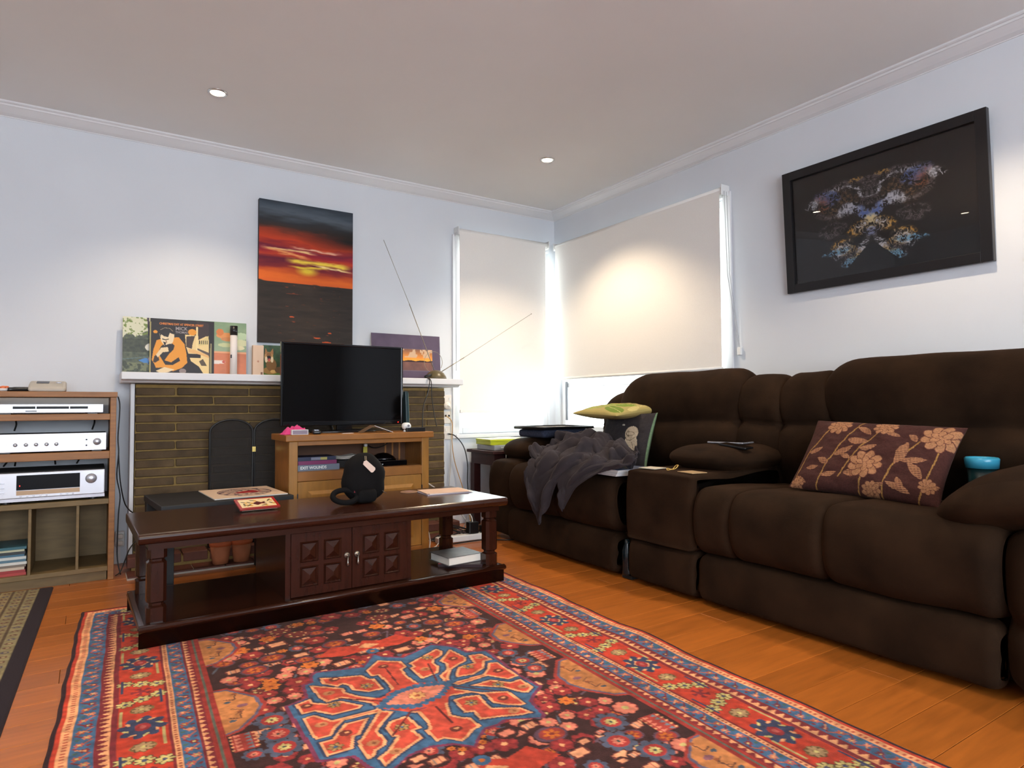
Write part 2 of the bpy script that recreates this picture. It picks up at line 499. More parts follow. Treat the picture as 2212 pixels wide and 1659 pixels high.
# cornice: a stepped cove in profile (distance from wall, drop below ceiling)
CORN = [(0.0, 0.0), (0.095, 0.0), (0.095, 0.008), (0.088, 0.012), (0.080, 0.012), (0.076, 0.020), (0.070, 0.020), (0.058, 0.027), (0.046, 0.034), (0.030, 0.042), (0.012, 0.048), (0.005, 0.050), (0.005, 0.054), (0.0, 0.054)]
def cornice_back():
    m = MB(); n = len(CORN)
    vs = [(X0, -d, ZC - h) for d, h in CORN] + [(-d, -d, ZC - h) for d, h in CORN]
    return m.add(vs, [(i, (i + 1) % n, n + (i + 1) % n, n + i) for i in range(n)])
def cornice_right():
    m = MB(); n = len(CORN)
    vs = [(-d, -d, ZC - h) for d, h in CORN] + [(-d, Y0, ZC - h) for d, h in CORN]
    return m.add(vs, [(i, (i + 1) % n, n + (i + 1) % n, n + i) for i in range(n)])
struct('trim_1', cornice_back(), M_TRIM, 'white stepped plaster cornice above the fireplace wall')
struct('trim_2', cornice_right(), M_TRIM, 'white stepped plaster cornice above the sofa wall')
struct('baseboard_back', MB().prism([(0, 0), (-0.016, 0), (-0.016, 0.10), (-0.010, 0.115), (0, 0.118)], -1.05, 0.0, 0).prism([(0, 0), (-0.016, 0), (-0.016, 0.10), (-0.010, 0.115), (0, 0.118)], X0, -2.99, 0), M_TRIM, 'white skirting board under the fireplace wall')
struct('baseboard_right', MB().prism([(0, 0), (-0.016, 0), (-0.016, 0.10), (-0.010, 0.115), (0, 0.118)], Y0, -0.016, 1), M_TRIM, 'white skirting board behind the sofa')

# windows ------------------------------------------------------------
w1 = thing('window_1', 'white framed window behind the narrow blind', 'window', (0, 0, 0)); w1['kind'] = 'structure'; del w1['category']
f = MB(); y0, y1 = 0.02, 0.075; fwid = 0.045
f.box(WBX0, WBX0 + fwid, y0, y1, WZ0, WZ1).box(WBX1 - fwid, WBX1, y0, y1, WZ0, WZ1).box(WBX0 + fwid, WBX1 - fwid, y0, y1, WZ0, WZ0 + fwid).box(WBX0 + fwid, WBX1 - fwid, y0, y1, WZ1 - fwid, WZ1)
part('window_frame', f, M_TRIM, w1, bevel=0.003)
part('window_sill', MB().box(WBX0 - 0.03, WBX1 + 0.02, -0.02, 0.05, WZ0 - 0.03, WZ0), M_TRIM, w1, bevel=0.004)
part('architrave', MB().box(WBX0 - 0.055, WBX0, -0.014, 0.0, WZ0 - 0.03, WZ1 + 0.03).box(WBX0, WBX1, -0.014, 0, WZ1, WZ1 + 0.03), M_TRIM, w1, bevel=0.003)
part('pane', MB().box(WBX0 + fwid, WBX1 - fwid, 0.045, 0.050, WZ0 + fwid, WZ1 - fwid), M_GLASS, w1)
w2 = thing('window_2', 'white framed window behind the wide blind', 'window', (0, 0, 0)); w2['kind'] = 'structure'; del w2['category']
f = MB()
f.box(y0, y1, WRY0, WRY0 + fwid, WZ0, WZ1).box(y0, y1, WRY1 - fwid, WRY1, WZ0, WZ1).box(y0, y1, WRY0 + fwid, WRY1 - fwid, WZ0, WZ0 + fwid).box(y0, y1, WRY0 + fwid, WRY1 - fwid, WZ1 - fwid, WZ1)
part('window_frame', f, M_TRIM, w2, bevel=0.003)
part('transom', MB().box(0.022, 0.070, WRY0 + fwid, WRY1 - fwid, 0.995, 1.035), M_TRIM, w2, bevel=0.003)
part('mullion', MB().box(0.022, 0.070, -0.978, -0.943, WZ0 + fwid, 0.994), M_TRIM, w2, bevel=0.003)
part('mullion', MB().box(0.022, 0.070, -0.978, -0.943, 1.036, WZ1 - fwid), M_TRIM, w2, bevel=0.003)
part('window_stay', MB().box(0.004, 0.016, -0.146, -0.128, 0.735, 1.04), mat('aluminium_grey', (96, 98, 104), 0.6, var=0.03), w2, bevel=0.002)
part('window_sill', MB().box(-0.02, 0.05, WRY0 - 0.03, WRY1 + 0.02, WZ0 - 0.03, WZ0), M_TRIM, w2, bevel=0.004)
part('architrave', MB().box(-0.014, 0, WRY0 - 0.055, WRY0, WZ0 - 0.03, WZ1 + 0.03).box(-0.014, 0, WRY0, WRY1, WZ1, WZ1 + 0.03), M_TRIM, w2, bevel=0.003)
for ya, yb in ((WRY0 + fwid, -0.978), (-0.943, WRY1 - fwid)):
    for za, zb in ((WZ0 + fwid, 0.995), (1.035, WZ1 - fwid)):
        part('pane', MB().box(0.045, 0.050, ya, yb, za, zb), M_GLASS, w2)
w3 = thing('window_3', 'wide window behind the photographer', 'window', (0, 0, 0)); w3['kind'] = 'structure'; del w3['category']
f = MB(); yf = Y0 - 0.09
f.box(-4.75, -4.70, yf, yf + 0.05, 0.6, 2.2).box(-1.30, -1.25, yf, yf + 0.05, 0.6, 2.2).box(-4.7, -1.3, yf, yf + 0.05, 0.6, 0.65).box(-4.7, -1.3, yf, yf + 0.05, 2.15, 2.2).box(-3.02, -2.98, yf, yf + 0.05, 0.65, 2.15)
part('window_frame', f, M_TRIM, w3)

# roller blinds ------------------------------------------------------
def roll(mb, a, b, r): return mb.bar(a, b, r, 14)
b1 = thing('roller_blind', 'narrow cream roller blind beside the fireplace', 'blind', (-0.512, -0.045, 2.126), group='roller blinds in the corner')
part('blind_roll', MB().bar((-0.405, 0, 0), (0.405, 0, 0), 0.022, 16), M_BLIND, b1, True)
part('blind_fabric', MB().box(-0.400, 0.375, -0.0215, -0.0205, -1.305, 0.0), M_BLIND, b1)
part('bottom_rail', MB().box(-0.400, 0.375, -0.026, -0.016, -1.325, -1.303), M_BLIND, b1, bevel=0.003)
for s in (-1, 1):
    part('bracket', MB().box(s * 0.408 - 0.004, s * 0.408 + 0.004, -0.028, 0.045, -0.03, 0.032), M_PLASTIC_W, b1, bevel=0.003)
part('chain', MB().bar((-0.417, -0.012, -0.01), (-0.417, -0.002, -1.02), 0.0016, 5).bar((-0.417, 0.010, -0.01), (-0.417, 0.0, -1.02), 0.0016, 5), M_CHAIN, b1)
b2 = thing('roller_blind', 'wide cream roller blind above the sofa', 'blind', (-0.045, -0.880, 2.112), group='roller blinds in the corner')
part('blind_roll', MB().bar((0, -0.825, 0), (0, 0.790, 0), 0.022, 16), M_BLIND, b2, True)
part('blind_fabric', MB().box(-0.0215, -0.0205, -0.815, 0.780, -1.045, 0.0), M_BLIND, b2)
part('bottom_rail', MB().bar((-0.021, -0.818, -1.050), (-0.021, 0.782, -1.050), 0.011, 10), M_BLIND, b2, True)
for y in (-0.832, 0.797):
    part('bracket', MB().box(-0.028, 0.045, y - 0.004, y + 0.004, -0.03, 0.032), M_PLASTIC_W, b2, bevel=0.003)
part('chain', MB().tube([(-0.012, -0.842, -0.01), (-0.004, -0.850, -0.5), (0.030, -0.895, -0.93)], 0.0016, 5).tube([(0.010, -0.842, -0.01), (0.014, -0.852, -0.5), (0.034, -0.898, -0.93)], 0.0016, 5), M_CHAIN, b2)
part('chain_cleat', MB().box(0.026, 0.045, -0.907, -0.885, -0.975, -0.93), M_PLASTIC_W, b2, bevel=0.003)

# downlights ---------------------------------------------------------
M_CHROME = mat('satin_chrome', (205, 203, 200), 0.25, metal=0.9, var=0.02)
M_LAMP = mat('lamp_face', (255, 244, 226), 0.4, emit=40, emitcol=(255, 236, 206))
def downlight(x, y, label, target, power, cone=1.98, blend=0.55, col=(1.0, 0.80, 0.56)):
    t = thing('downlight', label, 'ceiling light', (x, y, ZC), group='recessed ceiling downlights')
    part('trim_ring', MB().lathe([(0.034, -0.001), (0.036, -0.006), (0.043, -0.006), (0.047, -0.002), (0.047, 0.0)], n=28), M_CHROME, t, True)
    part('lamp', MB().lathe([(0.0, -0.0045), (0.031, -0.0045), (0.034, -0.001)], n=24), M_LAMP, t, True)
    ld = bpy.data.lights.new('downlight_beam', 'SPOT')
    ld.energy = power; ld.color = col; ld.spot_size = cone; ld.spot_blend = blend; ld.shadow_soft_size = 0.03
    lo = bpy.data.objects.new('downlight_beam', ld); COL.objects.link(lo)
    d = (Vector(target) - Vector((x, y, ZC - 0.02))).normalized()
    lo.parent = t; lo.location = (0, 0, -0.02)
    lo.rotation_euler = d.to_track_quat('-Z', 'Y').to_euler()
downlight(-2.639, -0.748, 'lit ceiling downlight above the fireplace', (-2.66, -0.72, 0.0), 42)
downlight(-0.755, -0.930, 'lit ceiling downlight near the blinds in the corner', (-0.62, -0.90, 0.0), 80)
downlight(-0.62, -3.05, 'ceiling downlight over the sofa', (-0.68, -3.05, 0), 56)
downlight(-2.64, -3.0, 'ceiling downlight over the rug', (-2.64, -3.0, 0), 66)
downlight(-4.60, -1.2, 'ceiling downlight at the left of the room', (-4.6, -1.0, 0), 45)
downlight(-4.60, -3.6, 'ceiling downlight behind the photographer', (-4.6, -3.6, 0), 45)

# ------------------------------------------------------------------ fireplace
M_BRICK = mat('brown_brick', (88, 70, 46), 0.85, var=0.3, vscale=12, orand=0.24, bump=0.5, bscale=45)
M_BRICK_R = mat('hearth_brick', (98, 54, 40), 0.7, var=0.2, vscale=12, orand=0.16, bump=0.4, bscale=45)
M_MORTAR = mat('mortar', (142, 116, 66), 0.9, var=0.15, vscale=30, bump=0.4, bscale=120)
fp = thing('fireplace', 'brown brick fireplace with a white mantel shelf', 'fireplace', (-2.0075, -0.15, 0))
FX0, FX1 = -0.9315, 0.9315
part('mortar_backing', MB().box(FX0 + 0.002, FX1 - 0.002, 0.009, 0.149, 0, 0.975), M_MORTAR, fp)
bm_cache = {}
def brick_mesh(L, H, D, var):
    key = (round(L, 3), round(H, 3), var)
    if key in bm_cache: return bm_cache[key]
    r = random.Random(hash(key) & 0xffff)
    b = bmesh.new(); bmesh.ops.create_cube(b, size=1.0)
    for v in b.verts: v.co = Vector((v.co.x * L, v.co.y * D, v.co.z * H))
    bmesh.ops.bevel(b, geom=list(b.edges), offset=0.004, segments=1, affect='EDGES')
    for v in b.verts:
        v.co += Vector((r.uniform(-1, 1), r.uniform(-1, 1), r.uniform(-1, 1))) * 0.0018
    me = bpy.data.meshes.new('brick'); b.to_mesh(me); b.free(); me.update()
    bm_cache[key] = me; return me
PITCH_Z, BL = 0.0491, 0.382
row = 0; z = 0.028
while z + 0.04 < 0.98:
    x = FX0 + (0.195 if row % 2 == 0 else 0.004)
    edges = [FX0]
    k = x
    while k < FX1 - 0.03:
        if k > FX0 + 0.03: edges.append(k)
        k += BL
    edges.append(FX1)
    for a, bb in zip(edges[:-1], edges[1:]):
        L = bb - a - 0.0075
        o = link('brick', brick_mesh(L, 0.0412, 0.06, random.randint(0, 2)), M_BRICK, fp)
        o.location = ((a + bb) / 2 + random.uniform(-.002, .002), 0.030 + random.choice((-0.008, -0.004, -0.001, 0.001, 0.003)) + random.uniform(-0.001, 0.001), z + 0.0245)
        o.rotation_euler = (0, random.uniform(-.003, .003), 0)
    z += PITCH_Z; row += 1
# white returns at both sides of the brickwork
part('side_panel', MB().box(FX0 - 0.022, FX0 - 0.002, -0.004, 0.149, 0.0, 0.978), M_TRIM, fp, bevel=0.003)
ms = part('mantel_shelf', MB().prism([(-0.150, 0.995), (-0.148, 1.034), (0.149, 1.034), (0.149, 0.980), (-0.085, 0.980), (-0.10, 0.993)], FX0 - 0.070, FX1 + 0.066, 0), M_TRIM, fp, bevel=0.004, label='white mantel shelf')
# hearth of bricks laid flat
part('hearth_slab', MB().box(-0.945, 0.945, -0.150, -0.032, 0.0, 0.060), M_MORTAR, fp)
nb = 15; bw = 1.94 / nb
for j, (ya, yb) in enumerate(((-0.156, -0.034),)):
    for i in range(nb):
        o = link('hearth_brick', brick_mesh(bw - 0.010, 0.05, yb - ya, i % 3), M_BRICK_R, fp)
        o.location = (-0.97 + bw * (i + 0.5), (ya + yb) / 2, 0.052 + random.uniform(-.001, .001))
# low tiled apron in front of the bricks
M_TILE = mat('hearth_tile', (92, 48, 34), 0.5, var=0.15, vscale=10, orand=0.12)
part('hearth_apron', MB().box(-0.970, 0.970, -0.300, -0.160, 0.0, 0.008), mat('pale_edge', (180, 170, 158), 0.8, var=0.1), fp)
for i in range(13):
    wt = 1.94 / 13
    me_ = bm_cache.get('tile')
    if me_ is None:
        me_ = MB().box(-wt / 2 + 0.003, wt / 2 - 0.003, -0.068, 0.068, 0.0, 0.007).mesh('hearth_tile'); bm_cache['tile'] = me_
    o = link('hearth_tile', me_, M_TILE, fp); o.location = (-0.97 + wt * (i + .5), -0.230, 0.0082)
# ------------------------------------------------------------------ motifs of the red rug, in millimetres from its far left corner
BLUE= [(556,1311),(619,1286),(629,1196),(657,1186),(666,1136),(681,1121),(771,1143),(824,1158),(887,1070),(906,1109),(957,1145),(958,1151),(1088,1089),(1148,1151),(1161,1218),(1225,1238),(1214,1470),(1227,1570),(1184,1602),(1153,1631),(1139,1719),(1129,1731),(1039,1688),(1011,1701),(969,1703),(937,1733),(906,1767),(869,1729),(812,1710),(781,1716),(755,1720),(710,1753),(678,1760),(658,1717),(642,1656),(575,1639),(564,1632),(565,1600)]
BRANCH= [[(820,1185),(881,1124),(908,1147),(944,1170),(945,1223),(925,1236),(919,1291),(927,1350),(925,1416),(826,1452),(790,1397),(832,1381),(844,1352),(847,1301),(842,1239),(822,1235)],[(639,1201),(724,1275),(721,1306),(748,1351),(779,1383),(811,1403),(822,1463),(770,1457),(763,1414),(701,1336),(657,1343),(644,1302)],[(575,1404),(607,1399),(642,1456),(760,1454),(781,1448),(771,1477),(670,1471),(640,1499),(619,1535),(579,1535),(573,1502)],[(665,1600),(682,1584),(766,1468),(788,1481),(799,1494),(741,1554),(727,1574),(733,1626),(722,1650),(694,1663),(682,1685),(664,1693),(661,1643)],[(833,1632),(847,1630),(855,1594),(856,1534),(834,1521),(884,1520),(924,1505),(970,1486),(948,1527),(929,1591),(950,1622),(965,1631),(970,1690),(942,1698),(917,1721),(892,1733),(859,1697),(836,1701)],[(1007,1451),(1061,1513),(1135,1547),(1138,1645),(1120,1644),(1086,1620),(1060,1588),(1065,1529),(1038,1499),(970,1486),(986,1453)],[(1160,1371),(1184,1333),(1213,1343),(1217,1471),(1176,1478),(1133,1421),(1028,1434),(1014,1411),(1130,1402)],[(1054,1236),(1077,1214),(1127,1158),(1143,1254),(1129,1282),(1095,1297),(1059,1318),(1024,1370),(1015,1403),(1003,1448),(990,1396),(1004,1374),(1005,1343),(1046,1310),(1062,1268)]]
ISLE= [[(676,1162),(714,1181),(801,1210),(812,1249),(827,1258),(828,1346),(779,1341),(743,1305),(743,1268),(728,1244),(710,1256),(675,1212)],[(572,1308),(623,1292),(623,1323),(653,1348),(694,1352),(742,1414),(726,1430),(650,1428),(612,1380),(577,1381)],[(578,1553),(614,1553),(654,1501),(668,1487),(733,1490),(713,1520),(683,1569),(668,1570),(648,1626),(580,1630)],[(749,1567),(771,1538),(824,1530),(828,1548),(834,1616),(811,1619),(818,1667),(738,1709),(686,1745),(682,1699),(714,1680),(760,1626),(750,1620)],[(968,1512),(1004,1507),(1051,1521),(1045,1572),(1045,1615),(1115,1654),(1130,1701),(1089,1695),(1033,1673),(981,1659),(986,1607),(962,1599)],[(1052,1453),(1127,1449),(1171,1498),(1213,1493),(1214,1566),(1180,1589),(1163,1575),(1135,1521)],[(1053,1356),(1082,1315),(1143,1308),(1157,1240),(1202,1248),(1214,1316),(1183,1315),(1153,1366),(1099,1392),(1044,1382)],[(958,1200),(1092,1127),(1101,1162),(1083,1194),(1047,1214),(1032,1241),(1035,1278),(1012,1322),(948,1340),(945,1240),(961,1233)]]
DIA= [(783,1433),(883,1338),(931,1379),(994,1402),(1002,1456),(919,1502),(902,1528),(857,1504),(783,1481)]
PINK= [(800,1450),(890,1380),(980,1420),(981,1439),(906,1494),(868,1491),(807,1457)]
FLW= [(717,1199),(788,1296),(677,1287),(602,1336),(671,1368),(611,1464),(653,1540),(612,1594),(698,1625),(880,1183),(789,1586),(734,1690),(906,1668),(1008,1556),(1086,1662),(1099,1578),(1131,1493),(1189,1543),(1181,1405),(1114,1326),(1182,1278),(1101,1242),(1032,1187),(989,1271)]
TAN= [[(387,1089),(431,1137),(468,1181),(482,1237),(481,1275),(454,1322),(398,1366),(376,1364)],[(1398,1450),(1432,1450),(1409,1740),(1377,1717),(1307,1638),(1328,1537)],[(1375,1033),(1423,1042),(1414,1276),(1385,1264),(1326,1217),(1320,1101)],[(1309,668),(1361,616),(1420,554),(1423,755),(1357,754),(1305,698)],[(1432,2014),(1425,2199),(1341,2177),(1321,2133),(1391,2049)],[(350,606),(432,609),(462,752),(437,810),(402,849),(356,859)]]
MOT= [('pk',1361,1806,34),('rd',1293,1727,25),('rd',1295,1781,23),('rd',1242,1784,23),('or',1245,1687,22),('rg',1275,1848,36),('rg',1228,1935,37),('rg',1277,2014,36),('sq',1153,1892,19),('sq',1216,1876,15),('sq',1179,2009,15),('sq',1221,2002,17),('pk',1354,2032,31),('pk',1196,1759,21),('pk',1131,1764,23),('pk',1164,1810,22),('pk',1268,1601,20),('pk',1204,1603,18),('rd',1183,1694,27),('rd',1205,1640,21),('rd',1270,1631,25),('mr',1099,1818,40),('rd',1096,1878,26),('cb',1379,1918,36),('sq',1134,754,44),('sq',1141,941,15),('sq',1187,930,17),('sq',1175,821,14),('pk',1158,995,22),('pk',1180,1040,22),('pk',1108,1044,24),('mr',1254,932,39),('mr',1194,868,35),('rd',1243,991,22),('rd',1288,993,23),('rd',1288,1044,22),('or',1238,1087,22),('pk',1312,781,31),('or',1263,720,29),('rd',1256,652,26),('rd',1284,586,31),('pk',1343,959,29),('rd',1151,1104,33),('rd',1188,1144,21),('pk',1187,1192,21),('pk',1249,1187,21),('rd',1254,1132,22),('sq',993,1074,39),('sq',1052,1094,21),('or',1081,1015,22),('rd',1082,956,26),('cb',1368,845,36),('rg',1283,1294,27),('rg',1291,1375,30),('rg',1292,1447,29),('cb',1371,1368,41),('sq',624,799,47),('sq',710,895,17),('sq',812,903,17),('sq',586,976,17),('sq',629,985,14),('sq',593,875,14),('or',627,873,15),('mr',585,920,39),('mr',675,992,27),('rd',531,860,31),('pk',460,853,24),('or',502,797,28),('pk',507,712,25),('rd',477,643,22),('mr',518,997,36),('pk',613,1047,23),('pk',655,1092,25),('pk',592,1089,25),('or',680,1046,26),('rd',619,1158,33),('pk',438,1033,25),('rd',483,1060,21),('or',545,1113,22),('sq',775,1087,34),('sq',706,1119,16),('or',831,1113,12),('sq',987,1074,34),('sq',885,992,19),('or',733,623,21),('dt',653,666,39),('dt',709,732,40),('sq',817,777,16),('rd',749,830,33),('sq',725,790,17),('dt',1028,707,42),('sq',1028,768,21),('or',1010,619,17),('sq',1131,757,42),('or',988,803,27),('sq',1050,864,20),('mr',943,875,30),('mr',800,901,38),('rd',945,618,25),('rd',869,597,39),('or',782,629,17),('rd',583,677,20),('or',603,725,25),('rg',503,1369,37),('rg',503,1454,36),('rg',504,1528,37),('cb',422,1448,26),('pk',531,1253,21),('pk',588,1253,21),('rd',525,1201,22),('rd',588,1203,22),('or',540,1149,25),('rd',489,1107,26),('pk',596,1666,24),('sq',1008,1755,26),('sq',1079,1753,27),('or',947,1739,9),('or',964,1717,9),('or',934,1763,10),('or',854,1750,10),('or',875,1768,10),('sq',803,1782,26),('sq',767,1750,22),('mr',1105,1819,40),('rd',1096,1877,27)]
RW, RL = 1.810, 2.870
RA = math.radians(2.6)
RO = np.array([-3.162, -0.933]); REW = np.array([math.cos(RA), -math.sin(RA)]); REL = np.array([-math.sin(RA), -math.cos(RA)])
RED = (186, 60, 40); PKR = (196, 76, 58); PEACH = (226, 158, 110); PINK_ = (214, 126, 102); BLUE_ = (62, 98, 130); NAVY = (52, 62, 88); FIELD = (56, 34, 34)
MAR = (122, 42, 48); TANC = (190, 122, 72); ORG = (196, 104, 42); YEL = (196, 178, 112); GRN = (62, 82, 74); PURP = (92, 66, 80); OLIVE = (130, 104, 62)
rc = Cv(RW, RL, 500, FIELD)
X, Y = rc.X, rc.Y
RLL = RL
D = np.minimum(np.minimum(X, RW - X), np.minimum(Y, RLL - Y))
# running coordinate along the nearest side
side_v = np.minimum(X, RW - X) <= np.minimum(Y, RLL - Y)
S_ = np.where(side_v, Y - RLL / 2, X - RW / 2)
im = rc.img
def band(a, b, col): im[(D >= a) & (D < b)] = col
band(0, .012, (40, 24, 30)); band(.012, .024, RED); band(.024, .049, PEACH)
dots = (D > .030) & (D < .043) & ((S_ / .0155) % 1 < .45); im[dots] = (178, 84, 62)
band(.049, .099, BLUE_); band(.099, .111, MAR)
def saw(a, b, per, c1, c2, flip):
    k = (D >= a) & (D < b); t = (D - a) / (b - a); ph = np.abs(((S_ / per) % 1) - .5) * 2
    im[k] = c2; im[k & ((ph > t) if flip else (ph > 1 - t))] = c1
saw(.107, .131, .026, PEACH, MAR, False); band(.131, .137, MAR)
band(.137, .271, RED); band(.137, .146, MAR); band(.262, .271, MAR)
band(.271, .284, PEACH); im[(D > .2745) & (D < .2805) & ((S_ / .013) % 1 < .5)] = (150, 70, 50)
band(.284, .330, BLUE_); band(.330, .334, MAR)
saw(.334, .352, .026, PEACH, MAR, True); band(.352, .385, (150, 50, 44)); band(.366, .371, (92, 96, 84))
# blue guard bands: zigzag stems and small flowers
def side_pt(side, d, s):
    return {0: (d, s), 1: (RW - d, s), 2: (s, d), 3: (s, RLL - d)}[side]
FC = [(190, 96, 84), MAR, (178, 84, 56), (200, 120, 92)]
for side in range(4):
    LEN = RLL if side < 2 else RW
    for dm, hw in ((.074, .019), (.307, .016)):
        n = int((LEN - 2 * dm) / .036)
        for i in range(n):
            s0 = dm + (i + .5) * (LEN - 2 * dm) / n; sg = 1 if i % 2 else -1
            p = side_pt(side, dm - sg * hw, s0 - .018); q = side_pt(side, dm + sg * hw, s0 + .018)
            rc.line(p, q, .005, MAR if i % 2 else (176, 96, 76))
            c0 = side_pt(side, dm + (sg * .007), s0 + .002)
            rc.flower(c0[0], c0[1], .0125, FC[i % 4], YEL if i % 3 else PEACH, 6)
            c1 = side_pt(side, dm - sg * .013, s0 + .01)
            rc.ell(c1[0], c1[1], .005, .005, (70, 96, 84) if i % 2 else MAR)
            if i % 3 == 0:
                c2 = side_pt(side, dm - .011, s0 - .008); c3 = side_pt(side, dm + .009, s0 + .006)
                rc.line(c2, c3, .0035, PEACH)
# main red border: star, olive flowers and diagonal rows of pale flowers, repeating
def star(cx, cy, pale):
    for a in range(8):
        t = a * PI / 4 + .2; rc.ell(cx + .042 * math.cos(t), cy + .050 * math.sin(t), .017, .013, NAVY, t)
    rc.ell(cx, cy, .045, .050, NAVY)
    for a in range(8):
        t = a * PI / 4 + .6; x, y = cx + .040 * math.cos(t), cy + .048 * math.sin(t)
        rc.ell(x, y, .010, .0045, YEL if a % 2 else PEACH, t + .8)
    if pale: rc.poly([(cx - .026, cy - .006), (cx - .006, cy - .030), (cx + .026, cy + .006), (cx + .006, cy + .030)], PEACH)
    rc.ell(cx, cy, .019, .023, (150, 48, 50)); rc.ell(cx, cy, .008, .010, (176, 86, 78))
def oflower(cx, cy): rc.ell(cx, cy, .030, .024, OLIVE); rc.flower(cx, cy, .026, (168, 136, 96), YEL, 8, edge=(92, 70, 46))
def pflower(cx, cy): rc.flower(cx, cy, .0235, YEL, (72, 76, 100), 7, edge=(84, 66, 50))
def border_side(cxf, starts, lo, hi, mirror):
    for s0 in starts:
        for k, ds in enumerate((0,)):
            star(*cxf(.204, s0), pale=(round(s0 * 100) % 2 == 0))
        for sg in (-1, 1):
            oflower(*cxf(.204, s0 + sg * .115))
            m = 1 if sg > 0 else -1
            for q in (-1, 0, 1):
                pflower(*cxf(.204 + q * .042, s0 + sg * .188 + m * mirror * q * .018))
        s1 = s0 + .249
        c = cxf(.204, s1); rc.ell(c[0], c[1], .028, .028, MAR)
        for a in range(5):
            t = a * PI * .4; rc.ell(c[0] + .026 * math.cos(t), c[1] + .026 * math.sin(t), .017, .007, (196, 64, 44), t)
        for dd, ss in ((.155, s0 - .075), (.253, s0 + .075), (.253, s0 - .19), (.155, s0 + .19)):
            a, b = cxf(dd - .004, ss - .05), cxf(dd + .004, ss + .05)
            rc.rect(min(a[0], b[0]), max(a[0], b[0]), min(a[1], b[1]), max(a[1], b[1]), (178, 160, 104) if (dd > .2) == (ss > s0) else NAVY)
border_side(lambda d, s: (d, s), [.243, .737, 1.231, 1.725, 2.219], 0, RL, 1)
border_side(lambda d, s: (RW - d, s), [.594, 1.098, 1.602, 2.106, 2.610], 0, RL, -1)
border_side(lambda d, s: (s, d), [.43, .905, 1.38], 0, RW, 1)
border_side(lambda d, s: (s, RLL - d), [.42, .88, 1.34], 0, RW, 1)
# field
def P_(pts): return [(a / 1000.0, b / 1000.0) for a, b in pts]
CX, CY = .893, 1.435
inner = (.392, RW - .392, .392, RLL - .392)
def motif(t, x, y, r, k):
    if not (inner[0] + r * .5 < x < inner[1] - r * .5 and inner[2] + r * .4 < y < inner[3] - r * .4): return
    r = min(r, .036)
    if t == 'pk': rc.ell(x, y, r * 1.12, r * .95, MAR); rc.flower(x, y, r, PINK_, PEACH, 8, edge=(204, 112, 90)); rc.ell(x, y, r * .3, r * .3, YEL)
    elif t == 'rd': rc.ell(x, y, r * 1.15, r, (120, 42, 46)); rc.flower(x, y, r * 1.1, (156, 54, 52), PEACH, 6, edge=(138, 46, 48))
    elif t == 'or': rc.flower(x, y, r * 1.1, ORG, (160, 70, 40), 6, edge=(206, 116, 52))
    elif t == 'mr': rc.ell(x, y, r * 1.2, r, PURP); rc.ell(x, y, r, r * .8, (150, 58, 50)); rc.flower(x, y, r * .7, ORG, (120, 50, 40), 6)
    elif t == 'rg':
        for a in range(8): rc.ell(x + r * math.cos(a * PI / 4), y + r * math.sin(a * PI / 4), r * .35, r * .35, (78, 84, 102))
        rc.ell(x, y, r, r, (78, 84, 102)); rc.ell(x, y, r * .78, r * .78, (164, 56, 52)); rc.flower(x, y, r * .5, YEL if k % 2 else PINK_, GRN, 8)
    elif t == 'sq':
        a = .12; rc.poly([(x - r, y - r * .45), (x + r * .8, y - r * .75), (x + r, y + r * .45), (x - r * .8, y + r * .75)], (112, 56, 52))
        s = .78; rc.poly([(x - r * s, y - r * .45 * s), (x + r * .8 * s, y - r * .75 * s), (x + r * s, y + r * .45 * s), (x - r * .8 * s, y + r * .75 * s)], (222, 152, 112) if k % 3 else PINK_)
        if k % 2: rc.line((x - r * .3, y - r * .4), (x - r * .3, y + r * .5), .003, (150, 130, 120)); rc.line((x + r * .25, y - r * .45), (x + r * .25, y + r * .4), .003, (176, 96, 80))
    elif t == 'dt':
        rc.ell(x, y, r * 1.3, r, (112, 48, 44))
        for a in range(7): rc.ell(x + r * .8 * math.cos(a * .9), y + r * .7 * math.sin(a * .9), .005, .005, YEL if a % 2 else PEACH)
    elif t == 'cb':
        rc.rect(x - .03, x + .03, y - .045, y + .045, (162, 60, 52))
        for q in range(5):
            yy = y - .036 + q * .018
            rc.poly([(x - .022, yy - .008), (x - .002, yy), (x - .022, yy + .008)], PINK_)
            rc.poly([(x + .02, yy - .008), (x + .002, yy), (x + .02, yy + .008)], (112, 122, 130))
            rc.ell(x + .028, yy, .005, .004, PEACH); rc.ell(x - .028, yy, .005, .004, PEACH)
# stems
for q in range(46):
    r0 = random.Random(q * 13 + 5); x = r0.uniform(.43, .87); y = r0.uniform(.42, 1.45)
    a = r0.choice([.4, 1.2, 2.0, 2.7]); L = r0.uniform(.04, .10)
    for mx_, my_ in ((0, 0), (1, 0), (0, 1), (1, 1)):
        p = (x, y); e = (x + L * math.cos(a), y + L * math.sin(a))
        if mx_: p = (2 * CX - p[0], p[1]); e = (2 * CX - e[0], e[1])
        if my_: p = (p[0], 2 * CY - p[1]); e = (e[0], 2 * CY - e[1])
        rc.line(p, e, .007, (96, 76, 88) if q % 3 else (86, 92, 104))
